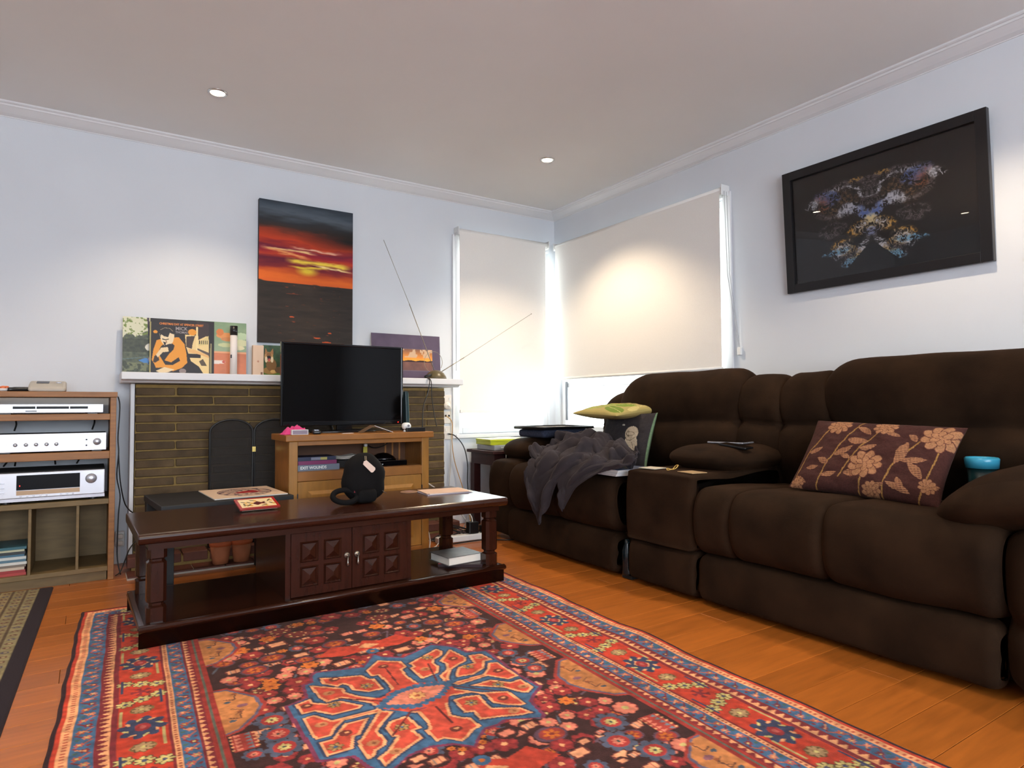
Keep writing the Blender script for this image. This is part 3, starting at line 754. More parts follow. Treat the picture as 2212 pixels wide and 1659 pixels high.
# filler motifs, symmetric about both axes
rq = random.Random(11); kinds = ['rd', 'sq', 'mr', 'rd', 'sq', 'rd', 'rg', 'dt', 'pk', 'sq']
pts_ = []
for q in range(2600):
    x = rq.uniform(.425, .875); y = rq.uniform(.42, CY)
    if all((x - a) ** 2 + (y - b) ** 2 > .058 ** 2 for a, b in pts_): pts_.append((x, y))
for q, (x, y) in enumerate(pts_):
    t = kinds[q % 10]; r = rq.uniform(.020, .031)
    if t == 'cb': r = .02
    for mx_, my_ in ((0, 0), (1, 0), (0, 1), (1, 1)):
        motif(t, 2 * CX - x if mx_ else x, 2 * CY - y if my_ else y, r, q)
# clear then place the motifs read off the photograph
for q, (t, x, y, r) in enumerate(MOT):
    x, y, r = x / 1000, y / 1000, min(r / 1000, .038)
    if inner[0] + .01 < x < inner[1] - .01 and inner[2] < y < inner[3]:
        rc.ell(x, y, r * 1.25, r * 1.15, FIELD)
for q, (t, x, y, r) in enumerate(MOT): motif(t, x / 1000, y / 1000, r / 1000, q)
# big red palmettes above and below the medallion
for sg in (-1, 1):
    y = CY + sg * .455
    rc.poly([(CX - .175, y + .02), (CX - .115, y - .05), (CX - .025, y - .02), (CX, y - .06), (CX + .055, y - .03), (CX + .125, y - .055), (CX + .175, y + .02), (CX + .095, y + .045), (CX, y + .03), (CX - .095, y + .05)], (190, 66, 48))
    rc.poly([(CX - .035, y), (CX, y - .03), (CX + .045, y), (CX, y + .02)], PEACH)
    rc.ell(CX, y - sg * .055, .022, .022, BLUE_); rc.ell(CX, y - sg * .055, .008, .008, ORG)
# tan half-medallions along the sides
for tn in TAN:
    p = P_(tn); cx = sum(a for a, b in p) / len(p); cy = sum(b for a, b in p) / len(p)
    left = cx < CX
    ys = [b for a, b in p]; h = min((max(ys) - min(ys)) / 2, .155)
    bx = .388 if left else RW - .388; sg = 1 if left else -1
    shp = [(bx, cy - h), (bx + sg * .03, cy - h * .98), (bx + sg * .095, cy - h * .35), (bx + sg * .100, cy + h * .1), (bx + sg * .080, cy + h * .45), (bx + sg * .03, cy + h * .92), (bx, cy + h)]
    rc.poly([(bx + (a - bx) * 1.22, cy + (b - cy) * 1.12) for a, b in shp], (158, 58, 50)); rc.poly([(bx + (a - bx) * 1.1, cy + (b - cy) * 1.05) for a, b in shp], (98, 92, 112)); rc.poly(shp, TANC)
    for dy in (-.5, .4):
        rc.stroke([(bx + sg * .02, cy + dy * h), (bx + sg * .045, cy + dy * h + .012), (bx + sg * .05, cy + dy * h - .02)], .004, (92, 60, 50), False)
        rc.ell(bx + sg * .025, cy + dy * h + .02, .009, .007, (70, 82, 92)); rc.ell(bx + sg * .05, cy + dy * h - .03, .008, .008, (150, 84, 52))
    rc.ell(bx + sg * .06, cy - .01, .015, .010, (132, 86, 96)); rc.stroke([(bx + sg * .03, cy), (bx + sg * .06, cy + .02), (bx + sg * .035, cy + .04)], .003, (96, 66, 54), False)
# central medallion
rc.poly([(CX + (a - CX) * 1.035, CY + (b - CY) * 1.035) for a, b in P_(BLUE)], (120, 54, 80))
rc.poly(P_(BLUE), BLUE_)
def shrink(p, k=.965):
    p = P_(p); cx = sum(a for a, b in p) / len(p); cy = sum(b for a, b in p) / len(p)
    return [(cx + (a - cx) * k, cy + (b - cy) * k) for a, b in p]
for p in BRANCH + ISLE: rc.stroke(shrink(p), .013, NAVY)
core = [(CX - .12, CY + .02), (CX - .07, CY - .06), (CX + .02, CY - .085), (CX + .12, CY - .04), (CX + .11, CY + .03), (CX + .04, CY + .08), (CX - .06, CY + .08)]
near = lambda x_, y_: math.hypot(x_ - CX, (y_ - CY) * 1.15) < .115
for p in BRANCH: rc.inlaid(P_(p), PEACH, PKR, .0085, near)
rc.poly(core, PKR)
for p in ISLE: rc.inlaid(shrink(p), PEACH, PKR, .0085)
def saw_edge(p, amp, per, col):
    n = len(p)
    for i in range(n):
        a, b = p[i], p[(i + 1) % n]; L = math.hypot(b[0] - a[0], b[1] - a[1]); m = max(1, int(L / per))
        for j in range(m):
            t = (j + .5) / m; rc.ell(a[0] + (b[0] - a[0]) * t, a[1] + (b[1] - a[1]) * t, amp, amp, col)
dp = [(CX - .125, CY + .012), (CX - .05, CY - .055), (CX + .03, CY - .068), (CX + .13, CY - .035), (CX + .06, CY + .040), (CX - .03, CY + .068)]
rc.poly(dp, BLUE_); saw_edge(dp, .009, .019, BLUE_)
pp = [(CX + (a - CX) * .74, CY + (b - CY) * .66) for a, b in dp]
rc.poly(pp, PINK_); saw_edge(pp, .006, .014, PINK_)
rc.flower(CX, CY, .026, (224, 166, 104), (190, 96, 60), 8, edge=(170, 84, 70))
for q, (x, y) in enumerate(P_(FLW)):
    if q % 3 == 0: rc.ell(x, y, .017, .015, (110, 52, 44)); rc.ell(x + .003, y - .002, .007, .005, PEACH)
    elif q % 3 == 1: rc.flower(x, y, .020, (170, 132, 84), BLUE_, 6, edge=(96, 72, 48))
    else: rc.ell(x, y, .017, .014, (186, 122, 82)); rc.ell(x + .002, y, .006, .006, (140, 84, 56))
for a in ((CX - .02, CY - .1, CX - .01, CY - .25), (CX + .02, CY + .09, CX + .02, CY + .20), (CX - .1, CY - .02, CX - .2, CY - .1), (CX + .09, CY - .06, CX + .12, CY - .2), (CX - .05, CY + .08, CX - .14, CY + .18), (CX + .12, CY, CX + .22, CY + .1)):
    rc.line(a[:2], a[2:], .006, (96, 40, 40))
# wool: every row of knots a little different
nz = fnoise(rc.img.shape[:2], (180, 110), 3, 2)[..., None]; nb_ = fnoise(rc.img.shape[:2], (14, 9), 5, 2)[..., None]
rc.img = rc.img * (0.80 + 0.40 * nz) * (0.88 + 0.24 * nb_)
wob = 0.0022 * np.sin(Y * 13 + 1.0) + 0.0012 * np.sin(Y * 37)
Xw = X + wob * np.clip((np.abs(X - RW / 2) / (RW / 2)) ** 3, 0, 1)
Z = 0.0075 + 0.0012 * (fnoise(rc.img.shape[:2], (20, 12), 8, 2) - .5)
rip = np.clip((X - 1.55) / .2, 0, 1) ** 2
Z = Z + rip * 0.010 * np.clip(np.sin(Y * 9.5 + .6), 0, 1) * np.exp(-((Y - 1.15) / .55) ** 2)
Z[0, :] = 0.001; Z[-1, :] = 0.001; Z[:, 0] = 0.001; Z[:, -1] = 0.001
PW = np.zeros(X.shape + (3,))
PW[..., 0] = RO[0] + Xw * REW[0] + Y * REL[0]; PW[..., 1] = RO[1] + Xw * REW[1] + Y * REL[1]; PW[..., 2] = Z
M_WOOL = mat('rug_wool', (150, 60, 40), 0.95, attr=True, spec=0.1, sheen=0.15, sheencol=(230, 190, 170), bump=0.5, bscale=500)
rug = link('patterned_rug', grid_mesh('patterned_rug', PW, rc.img), M_WOOL)
tag(rug, 'large red wool rug with blue medallion under the coffee table', 'rug')

# ------------------------------------------------------------------ older beige rug at the left
OW, OL = 1.5, 2.3
oc = Cv(OW, OL, 300, (158, 140, 100))
oX = OW - oc.X; od = np.minimum(oX, oc.Y + .0)
oc.img[od < .30] = (150, 134, 96)
for a, b, cc in ((.052, .095, (140, 128, 92)), (.10, .145, (134, 120, 84)), (.15, .19, (144, 126, 86))):
    oc.img[(oX >= a) & (oX < b)] = cc
for x in (.052, .098, .148, .195): oc.img[np.abs(oX - x) < .003] = (82, 66, 48)
for j in range(int(OL / .05)):
    for k, x in enumerate((.073, .122, .170)):
        oc.ell(OW - x, j * .05 + .02 + k * .012, .013, .010, (96, 62, 52) if (j + k) % 3 else (70, 64, 84)); oc.ell(OW - x, j * .05 + .02 + k * .012, .005, .004, (170, 150, 110))
rq = random.Random(3)
for j in range(200):
    x = rq.uniform(.22, OW); y = rq.uniform(0, OL); t = j % 4
    if t == 0: oc.flower(OW - x, y, .04, (170, 150, 96), (88, 60, 60), 6, edge=(92, 76, 56))
    elif t == 1: oc.ell(OW - x, y, .035, .022, (96, 74, 62), rq.uniform(0, 3)); oc.ell(OW - x, y, .02, .012, (150, 128, 84))
    elif t == 2: oc.stroke([(OW - x, y), (OW - x + .04, y + .02), (OW - x + .02, y + .06), (OW - x - .03, y + .05)], .006, (60, 52, 66), False)
    else: oc.ell(OW - x, y, .012, .012, (112, 66, 50))
oc.img *= (0.82 + 0.36 * fnoise(oc.img.shape[:2], (150, 100), 9, 2))[..., None]
oc.img[oX < .052] = (24, 22, 32)
ra = math.radians(1.8)
oew = np.array([math.cos(ra), -math.sin(ra)]); oel = np.array([-math.sin(ra), -math.cos(ra)])
oo = np.array([-3.272, -0.392]) - oew * OW
OP = np.zeros(oc.X.shape + (3,)); OP[..., 0] = oo[0] + oc.X * oew[0] + oc.Y * oel[0]; OP[..., 1] = oo[1] + oc.X * oew[1] + oc.Y * oel[1]
OP[..., 2] = 0.006; OP[0, :, 2] = OP[-1, :, 2] = 0.001; OP[:, 0, 2] = OP[:, -1, 2] = 0.001
# the far strip of this rug lies under nothing: it stops at the foot of the shelf unit
orug = link('beige_rug', grid_mesh('beige_rug', OP, oc.img), M_WOOL)
tag(orug, 'worn beige patterned rug with black border in front of the shelf unit', 'rug')
# ------------------------------------------------------------------ common materials
M_PRINT = mat('printed_card', (200, 200, 200), 0.45, attr=True, spec=0.4)
M_CANVAS = mat('painted_canvas', (200, 200, 200), 0.6, attr=True, spec=0.3, bump=0.3, bscale=400)
M_BLACK = mat('black_plastic', (14, 14, 16), 0.35, var=0.1)
M_BLACKG = mat('black_gloss', (6, 6, 8), 0.08, var=0.05)
M_BLACKM = mat('black_matt', (16, 15, 16), 0.8, var=0.15)
M_SILVER = mat('silver_front', (212, 214, 222), 0.30, metal=0.35, var=0.02)
M_KNOB = mat('knob_silver', (186, 188, 196), 0.25, metal=0.7, var=0.03)
M_PAPER = mat('paper_white', (226, 220, 210), 0.8, var=0.02)
M_DARKIN = mat('dark_window', (8, 8, 14), 0.25, spec=0.12)
M_UNIT = mat('shelf_wood_orange', (148, 98, 50), 0.5, var=0.2, vscale=6, stretch=(1.2, 12, 12), detail=6)
M_UNIT2 = mat('shelf_ply_olive', (116, 94, 58), 0.6, var=0.16, vscale=5, stretch=(2, 2, 9), detail=6)
M_CABLE = mat('black_cable', (14, 13, 15), 0.45, var=0.05)
M_CABLEW = mat('white_cable', (206, 202, 194), 0.45, var=0.05)
M_CABLEO = mat('tan_cable', (190, 142, 72), 0.5, var=0.05)
M_WHITEINK = mat('white_ink', (232, 232, 230), 0.5)
M_INK = mat('dark_ink', (30, 28, 40), 0.5)

# ------------------------------------------------------------------ shelf unit with hi-fi
UX0, UX1, UYF, UYB = -3.560, -3.031, -0.375, -0.03
ucx = (UX0 + UX1) / 2
W2 = (UX1 - UX0) / 2
su = thing('shelf_unit', 'brown wooden hi-fi shelf unit beside the fireplace', 'shelf unit', (ucx, UYF, 0))
DP = UYB - UYF
part('side_panel', MB().box(W2 - 0.026, W2, 0, DP, 0.0, 0.901), M_UNIT, su, bevel=0.002)
part('side_panel', MB().box(-W2, -W2 + 0.026, 0, DP, 0.0, 0.901), M_UNIT, su, bevel=0.002)
part('top_board', MB().box(-W2 - 0.004, W2 + 0.004, -0.006, DP, 0.901, 0.927), M_UNIT, su, bevel=0.002)
for z0, z1 in ((0.789, 0.819), (0.598, 0.635)):
    part('shelf', MB().box(-W2 + 0.026, W2 - 0.026, -0.002, DP - 0.01, z0, z1), M_UNIT, su, bevel=0.002)
part('shelf', MB().box(-W2 + 0.026, W2 - 0.026, -0.004, DP - 0.01, 0.375, 0.400), M_UNIT2, su, bevel=0.002)
part('base_shelf', MB().box(-W2 + 0.026, W2 - 0.026, 0.0, DP - 0.01, 0.046, 0.068), M_UNIT2, su, bevel=0.002)
part('plinth', MB().box(-W2 + 0.026, W2 - 0.03, 0.02, 0.045, 0.0, 0.046), M_UNIT2, su)
for x in (-3.183, -3.369):
    part('divider', MB().box(x - ucx - 0.006, x - ucx + 0.006, 0.0, DP - 0.012, 0.068, 0.375), M_UNIT2, su, bevel=0.001)
part('back_panel', MB().box(-W2 + 0.026, W2 - 0.026, DP - 0.010, DP - 0.004, 0.046, 0.400), M_UNIT2, su)

def PX(px): return -3.035 + (px - 250) * 0.00182
def PZ(py): return 0.927 - (py - 847) * 0.0023
# disc player
x0, x1 = -3.515, -3.086; z0 = 0.8255
dv = thing('disc_player', 'slim silver disc player on the top shelf', 'disc player', ((x0 + x1) / 2, -0.366, z0))
hw = (x1 - x0) / 2
part('casing', MB().box(-hw, hw, 0.012, 0.24, 0, 0.042), M_SILVER, dv, bevel=0.002)
part('front_panel', MB().box(-hw, hw, 0, 0.0118, 0, 0.042), M_SILVER, dv, bevel=0.002)
for a, b in ((26, 73), (75, 145), (147, 187)):
    part('display_window', MB().box(PX(a) - (x0 + x1) / 2, PX(b) - (x0 + x1) / 2, -0.0012, 0.0, 0.019, 0.031), M_DARKIN, dv)
part('slot', MB().box(PX(52) - (x0 + x1) / 2, PX(76) - (x0 + x1) / 2, -0.0012, 0.0, 0.006, 0.0105), M_INK, dv)
part('button', MB().cyl((PX(204) - (x0 + x1) / 2, 0, 0.018), 0.009, 0.004, 18, 1), M_KNOB, dv)
for sx in (-0.17, 0.17): part('foot', MB().box(sx - 0.02, sx + 0.02, 0.02, 0.06, -0.006, 0.0), M_BLACK, dv)
# amplifier
x0, x1 = -3.510, -3.071; cx = (x0 + x1) / 2; z0 = 0.6415
am = thing('amplifier', 'silver amplifier with a row of small knobs on the middle shelf', 'amplifier', (cx, -0.366, z0))
hw = (x1 - x0) / 2
part('casing', MB().box(-hw, hw, 0.010, 0.26, 0, 0.083), M_BLACKM, am, bevel=0.002)
part('front_panel', MB().box(-hw, hw, 0, 0.0098, 0, 0.085), M_SILVER, am, bevel=0.0015)
for px in (33, 55, 76, 98, 119):
    part('knob', MB().lathe([(0.0085, 0), (0.0085, 0.010), (0.007, 0.013), (0, 0.013)], (PX(px) - cx, 0, PZ(956) - z0), 16, 1), M_KNOB, am, True)
for i, px in enumerate((140, 150, 160, 169)):
    part('button', MB().box(PX(px) - cx - 0.004, PX(px) - cx + 0.004, -0.003, 0, 0.036, 0.042), M_KNOB, am)
for zz in (0.024, 0.052): part('socket', MB().cyl((PX(185) - cx, 0, zz), 0.004, 0.002, 12, 1), M_INK, am)
part('volume_knob', MB().lathe([(0.017, 0), (0.017, 0.014), (0.015, 0.017), (0, 0.017)], (PX(209) - cx, 0, PZ(953) - z0), 24, 1), M_KNOB, am, True)
part('power_button', MB().box(PX(8) - cx, PX(15) - cx, -0.003, 0, 0.036, 0.052), M_KNOB, am)
for sx in (-0.18, 0.18): part('foot', MB().box(sx - 0.02, sx + 0.02, 0.02, 0.06, -0.006, 0.0), M_BLACK, am)
# receiver
x0, x1 = -3.510, -3.075; cx = (x0 + x1) / 2; z0 = 0.4115
rv = thing('receiver', 'silver receiver with black display and large knob on the lower shelf', 'receiver', (cx, -0.368, z0))
hw = (x1 - x0) / 2
part('casing', MB().box(-hw, hw, 0.012, 0.30, 0, 0.140), M_BLACKM, rv, bevel=0.002)
part('front_panel', MB().box(-hw, hw, 0, 0.0118, 0.016, 0.134), M_SILVER, rv, bevel=0.003)
part('lower_strip', MB().box(-hw, hw, 0.002, 0.0118, 0.0, 0.015), M_KNOB, rv)
part('display_window', MB().box(PX(37) - cx, PX(172) - cx, -0.0015, 0.0, PZ(1048) - z0, PZ(1018) - z0), M_DARKIN, rv)
part('control_strip', MB().box(PX(37) - cx, PX(172) - cx, -0.0015, 0.0, PZ(1058) - z0, PZ(1049) - z0), mat('gold_strip', (170, 140, 110), 0.4, metal=0.3, var=0.05), rv)
for i, px in enumerate((46, 60, 73, 87, 100, 131, 144, 157)):
    part('button', MB().cyl((PX(px) - cx, 0, 0.024), 0.0045, 0.003, 12, 1), M_KNOB, rv)
part('volume_knob', MB().lathe([(0.024, 0), (0.024, 0.003), (0.021, 0.005), (0.021, 0.018), (0.018, 0.021), (0, 0.021)], (PX(197) - cx, 0, PZ(1031) - z0), 28, 1), M_KNOB, rv, True)
for i in range(3): part('button', MB().box(PX(0) - cx, PX(13) - cx, -0.003, 0, 0.085 - i * 0.022, 0.091 - i * 0.022), M_KNOB, rv)
part('power_led', MB().box(PX(43) - cx, PX(45) - cx, -0.0025, -0.0015, PZ(1040) - z0, PZ(1038) - z0), mat('red_led', (255, 30, 20), 0.4, emit=4), rv)
for sx in (-0.17, 0.17): part('foot', MB().cyl((sx, 0.05, -0.011), 0.02, 0.011, 14), M_BLACK, rv)
# stack of magazines in the lower left compartment
zz = 0.0685
mags = [((170, 60, 56), 'red'), ((150, 46, 46), 'dark red'), ((196, 176, 156), 'cream'), ((120, 108, 96), 'taupe'), ((206, 204, 196), 'white'), ((78, 112, 130), 'slate blue'), ((196, 200, 196), 'pale grey'), ((60, 104, 128), 'blue'), ((44, 50, 54), 'charcoal'), ((176, 178, 150), 'khaki'), ((40, 92, 104), 'teal')]
for i, (c, nm) in enumerate(mags):
    h = random.uniform(0.009, 0.014); dx = random.uniform(-0.006, 0.004)
    t = thing('magazine', '%s magazine, %s in the stack on the shelf unit floor' % (nm, ['lowest', 'second from bottom', 'third from bottom', 'fourth from bottom', 'fifth from bottom', 'sixth from bottom', 'seventh from bottom', 'fourth from top', 'third from top', 'second from top', 'topmost'][i]), 'magazine', (-3.452 + dx, -0.245, zz), random.uniform(-0.02, 0.02), 'magazines stacked in the shelf unit')
    part('cover', MB().box(-0.070, 0.070, -0.105, 0.105, 0, 0.0012).box(-0.070, 0.070, -0.105, 0.105, h - 0.0012, h).box(-0.070, 0.070, -0.106, -0.1045, 0, h), mat('mag_' + nm, c, 0.4, var=0.05), t)
    part('pages', MB().box(-0.069, 0.0684, -0.104, 0.104, 0.0013, h - 0.0013), M_PAPER, t)
    zz += h + 0.0005
# cradle on top
ck = thing('phone_cradle', 'beige cordless phone base on top of the shelf unit', 'phone', (-3.316, -0.26, 0.9275))
prof = [(-0.07, 0.0), (-0.065, 0.022), (-0.02, 0.040), (0.06, 0.055), (0.08, 0.05), (0.085, 0.0)]
part('body', MB().prism(prof, -0.075, 0.075, 0), mat('beige_plastic', (178, 170, 158), 0.45, var=0.03), ck, bevel=0.012, seg=3)
part('screen', MB().add([(-0.045, -0.018, 0.0418), (0.005, -0.018, 0.0418), (0.005, 0.046, 0.0540), (-0.045, 0.046, 0.0540)], [(0, 1, 2, 3)]), M_DARKIN, ck)
part('button', MB().soft((0.045, 0.0, 0.0455), (0.012, 0.008, 0.003), 0.003, n=6), M_KNOB, ck, True)
rk = thing('remote_control', 'black remote control on top of the shelf unit', 'remote control', (-3.418, -0.29, 0.9275), 0.35)
part('body', MB().soft((0, 0, 0.010), (0.055, 0.020, 0.010), 0.008, n=8), M_BLACK, rk, True)
part('button_pad', MB().box(-0.03, 0.035, -0.012, 0.012, 0.0195, 0.0215), M_DARKIN, rk)
ob = thing('trinket_dish', 'small white dish holding orange sweets on the shelf unit', 'dish', (-3.490, -0.29, 0.9275))
part('dish', MB().lathe([(0.0, 0.002), (0.02, 0.002), (0.034, 0.014), (0.037, 0.014), (0.022, 0.0), (0, 0.0)], n=20), M_PLASTIC_W, ob, True)
for i in range(5):
    a = i * 1.26
    part('sweet', MB().soft((0.017 * math.cos(a), 0.017 * math.sin(a), 0.018), (0.010, 0.010, 0.009), 0.008, n=6), mat('orange_wrap', (214, 110, 60), 0.3, var=0.1), ob, True)
# wires of the hi-fi
def cable(name, label, pts, r, m, cat='cable', group=None, n=40, parent=None):
    mb = MB().tube(cr(pts, n, False), r, 6)
    o = link(name, mb.mesh(name, True), m, parent)
    if label: tag(o, label, cat, group)
    return o
cable('cable', 'black wire hanging down the right side of the shelf unit', [(-3.022, -0.30, 0.905), (-3.014, -0.31, 0.85), (-3.020, -0.31, 0.70), (-3.016, -0.31, 0.62), (-3.022, -0.30, 0.50), (-3.006, -0.29, 0.40), (-3.012, -0.29, 0.30), (-3.015, -0.30, 0.10), (-3.00, -0.32, 0.006)], 0.003, M_CABLE)
cable('cable', 'thin black wire drooping from the shelf unit towards the fireplace bricks', [(-3.016, -0.30, 0.61), (-3.006, -0.29, 0.47), (-2.985, -0.25, 0.36), (-2.960, -0.19, 0.31), (-2.935, -0.166, 0.285)], 0.003, M_CABLE)
cable('cable', 'black cord across the foot of the white fireplace side', [(-3.022, -0.33, 0.006), (-3.00, -0.31, 0.02), (-2.975, -0.25, 0.07), (-2.955, -0.20, 0.11), (-2.92, -0.175, 0.15)], 0.003, M_CABLE)
for i, (xa, za, xb, zb) in enumerate(((-3.45, 0.786, -3.455, 0.745), (-3.12, 0.786, -3.13, 0.745), (-3.475, 0.595, -3.495, 0.570), (-3.455, 0.595, -3.45, 0.570), (-3.30, 0.595, -3.285, 0.570), (-3.18, 0.595, -3.195, 0.570))):
    cable('signal_lead', 'short black lead hanging %s' % ('behind the amplifier at the left', 'behind the amplifier at the right', 'above the receiver, leftmost', 'above the receiver, second from left', 'above the receiver near its middle', 'above the receiver, rightmost')[i], [(xa, -0.10, za), ((xa + xb) / 2 + .004, -0.09, (za + zb) / 2), (xb, -0.10, zb - 0.01)], 0.004, M_CABLE, 'cable', 'leads behind the hi-fi', 10)

# ------------------------------------------------------------------ mantel display
MZ = 1.0345
M_SLEEVE = mat('card_edge', (206, 196, 176), 0.6, var=0.03)
def sleeve(name, label, cat, x0, w, h, cv, yb, lean=0.03, th=0.004, edge=None, group=None):
    t = thing(name, label, cat, (x0, yb, MZ), rot=(-lean, 0, 0), group=group)
    part('board', MB().box(0, w, 0, th, 0, h), edge or M_SLEEVE, t)
    flat_print(cv, 'print', M_PRINT, t, (0, -0.0006, 0))
    return t
# record sleeve 1: garden photograph
c = Cv(0.315, 0.315, 120, (60, 66, 56)); n1 = fnoise(c.img.shape[:2], (8, 8), 21, 4); n2 = fnoise(c.img.shape[:2], (24, 24), 22, 3)
u, v = c.X / c.w, c.Y / c.h
sky = v < .30 + .25 * (n1 - .5) - .10 * (u - .3)
c.img[:] = np.stack([50 + 60 * n2, 58 + 60 * n2, 50 + 40 * n2], -1)
c.img[sky] = (206, 206, 178); c.img[(n2 > .62) & (v < .4)] = (110, 130, 60)
c.img[(v > .38) & (v < .62)] *= .75
c.poly([(.115, .0), (.125, 0), (.135, .10), (.122, .10)], (62, 48, 66))
c.ell(.128, .165, .020, .020, (220, 214, 198)); c.poly([(.075, .24), (.11, .225), (.20, .26), (.20, .285), (.15, .275)], (72, 128, 190))
c.ell(.145, .23, .022, .020, (176, 150, 166)); c.img[(v > .80) & (n2 > .5)] = (112, 116, 84); c.img[(v > .78) & (n2 < .4)] = (56, 62, 46)
c.line((.0, .235), (.15, .215), .004, (90, 110, 108))
sleeve('record_sleeve', 'record sleeve with a garden photograph, leftmost on the mantel', 'record sleeve', -2.998, 0.315, 0.312, c, -0.060, group='record sleeves on the mantel')
# record sleeve 3: sand and sky
c = Cv(0.315, 0.315, 120, (110, 140, 104)); n1 = fnoise(c.img.shape[:2], (7, 5), 31, 4); v = c.Y / c.h; u = c.X / c.w
c.img[:] = np.stack([108 + 40 * v + 30 * n1, 138 + 30 * v + 20 * n1, 104 + 40 * v + 20 * n1], -1)
for cx_, cy_, rx_, ry_, cc in ((.20, .08, .05, .018, (214, 142, 82)), (.17, .06, .02, .02, (206, 120, 60)), (.21, .10, .035, .012, (196, 130, 80)), (.285, .08, .04, .022, (176, 196, 160)), (.28, .12, .05, .02, (202, 202, 160)), (.20, .135, .04, .012, (190, 196, 150)), (.265, .15, .04, .014, (214, 206, 166))): c.ell(cx_, cy_, rx_, ry_, cc)
c.img[v > .57] = (196, 118, 84); c.img[(v > .55) & (v < .58)] = (222, 160, 120); c.img[(v > .6)] *= (.92 + .2 * n1[(v > .6)])[:, None]
c.poly([(.0, .235), (.19, .225), (.20, .235), (.19, .245), (.0, .255)], (226, 214, 206)); c.ell(.19, .235, .008, .008, (196, 92, 80))
sleeve('record_sleeve', 'record sleeve with green sky over orange sand', 'record sleeve', -2.680, 0.315, 0.312, c, -0.075, group='record sleeves on the mantel')
# record sleeve 2: figure in an orange jacket, in front of the others
BK = (30, 22, 22); OJ = (222, 146, 38); CRM = (228, 200, 140)
w, h = 0.325, 0.312; c = Cv(w, h, 170, BK)
def N(pts): return [((x - 470) / 780 * w, (y - 175) / 620 * h) for x, y in pts]
c.poly(N([(885, 340), (1180, 350), (1190, 780), (1120, 785), (1060, 700), (960, 640), (930, 560), (900, 480)]), CRM)
c.poly(N([(1030, 180), (1180, 200), (1185, 330), (1040, 400)]), (52, 36, 34))
c.poly(N([(1040, 440), (1180, 340), (1180, 440), (1060, 460)]), (210, 190, 130))
c.poly(N([(1020, 245), (1045, 245), (1050, 520), (1020, 520)]), (232, 208, 150)); c.poly(N([(975, 370), (990, 370), (1000, 520), (970, 520)]), CRM)
c.poly(N([(900, 360), (1010, 350), (980, 440), (970, 500), (900, 480)]), (62, 46, 40))
c.poly(N([(1040, 490), (1190, 540), (1190, 575), (1040, 510)]), (92, 78, 70))
c.poly(N([(900, 555), (1080, 555), (1080, 600), (910, 600)]), BK)
c.poly(N([(930, 500), (1010, 510), (1180, 570), (1190, 600), (1060, 560), (930, 540)]), (224, 176, 112))
c.ell(*N([(975, 310)])[0], .022, .018, OJ); c.ell(*N([(530, 325)])[0], .010, .009, OJ)
c.poly(N([(490, 640), (510, 520), (545, 420), (600, 400), (640, 460), (740, 380), (810, 375), (880, 450), (905, 560), (915, 660), (850, 720), (740, 760), (690, 730), (620, 720), (540, 725), (520, 680)]), OJ)
c.poly(N([(600, 480), (690, 420), (760, 470), (745, 520), (700, 560), (640, 640), (720, 660), (810, 600), (830, 640), (740, 690), (650, 690), (590, 600), (560, 560)]), BK)
c.poly(N([(520, 600), (560, 560), (580, 640), (530, 670), (505, 660)]), (56, 38, 26))
c.poly(N([(580, 350), (600, 270), (680, 250), (745, 290), (755, 370), (740, 430), (700, 480), (640, 480), (600, 430)]), (228, 206, 168))
c.poly(N([(570, 300), (600, 260), (690, 245), (765, 275), (750, 345), (700, 330), (680, 380), (630, 370), (600, 350), (590, 380)]), BK)
c.poly(N([(620, 430), (660, 440), (650, 470), (690, 455), (720, 450), (700, 500), (650, 500)]), BK)
c.poly(N([(610, 395), (650, 405), (690, 395), (690, 405), (650, 415), (612, 408)]), BK); c.poly(N([(655, 410), (672, 440), (650, 445)]), (150, 110, 80)); c.stroke(N([(590, 300), (640, 275), (700, 280), (735, 310)]), .0025, (150, 130, 100), False)
c.poly(N([(540, 580), (600, 500), (680, 490), (690, 540), (620, 550), (560, 610)]), (226, 200, 156))
c.poly(N([(540, 760), (640, 715), (760, 740), (690, 770), (600, 785)]), (226, 202, 160)); c.ell(*N([(860, 755)])[0], .018, .014, (140, 124, 120))
c.poly(N([(1200, 430), (1220, 430), (1220, 770), (1195, 770)]), (140, 130, 92)); c.poly(N([(1060, 640), (1110, 610), (1160, 690), (1090, 690)]), (84, 70, 52))
for k in range(5): c.rect(*[N([(1060 + k * 24, 0), (1070 + k * 24, 0)])[q][0] for q in (0, 1)], N([(0, 400)])[0][1], N([(0, 440)])[0][1], BK)
s2 = sleeve('record_sleeve', 'black record sleeve with a figure in an orange jacket', 'record sleeve', -2.868, w, h, c, -0.085, group='record sleeves on the mantel')
part('sleeve_edge', MB().box(-0.003, 0.004, -0.0008, 0.0045, 0, h - 0.02), mat('sleeve_edge_khaki', (160, 150, 104), 0.6, var=0.05), s2)
fr = lambda x, z: frame4((x, -0.0012, z), (1, 0, 0), (0, 0, 1))
text_part('CHRISTMAS DAY AT SPENCER STREET', 0.0165, mat('orange_ink', (222, 130, 50), 0.5), s2, fr(0.044, h - 0.033), sx=0.80, bold=0.0004)
text_part('MICK', 0.027, mat('grey_ink', (150, 140, 140), 0.5), s2, fr(0.124, h - 0.060), sx=0.95, bold=0.0006)
text_part('THOMAS', 0.018, mat('grey_ink', (150, 140, 140), 0.5), s2, fr(0.124, h - 0.078), sx=0.85, bold=0.0004)
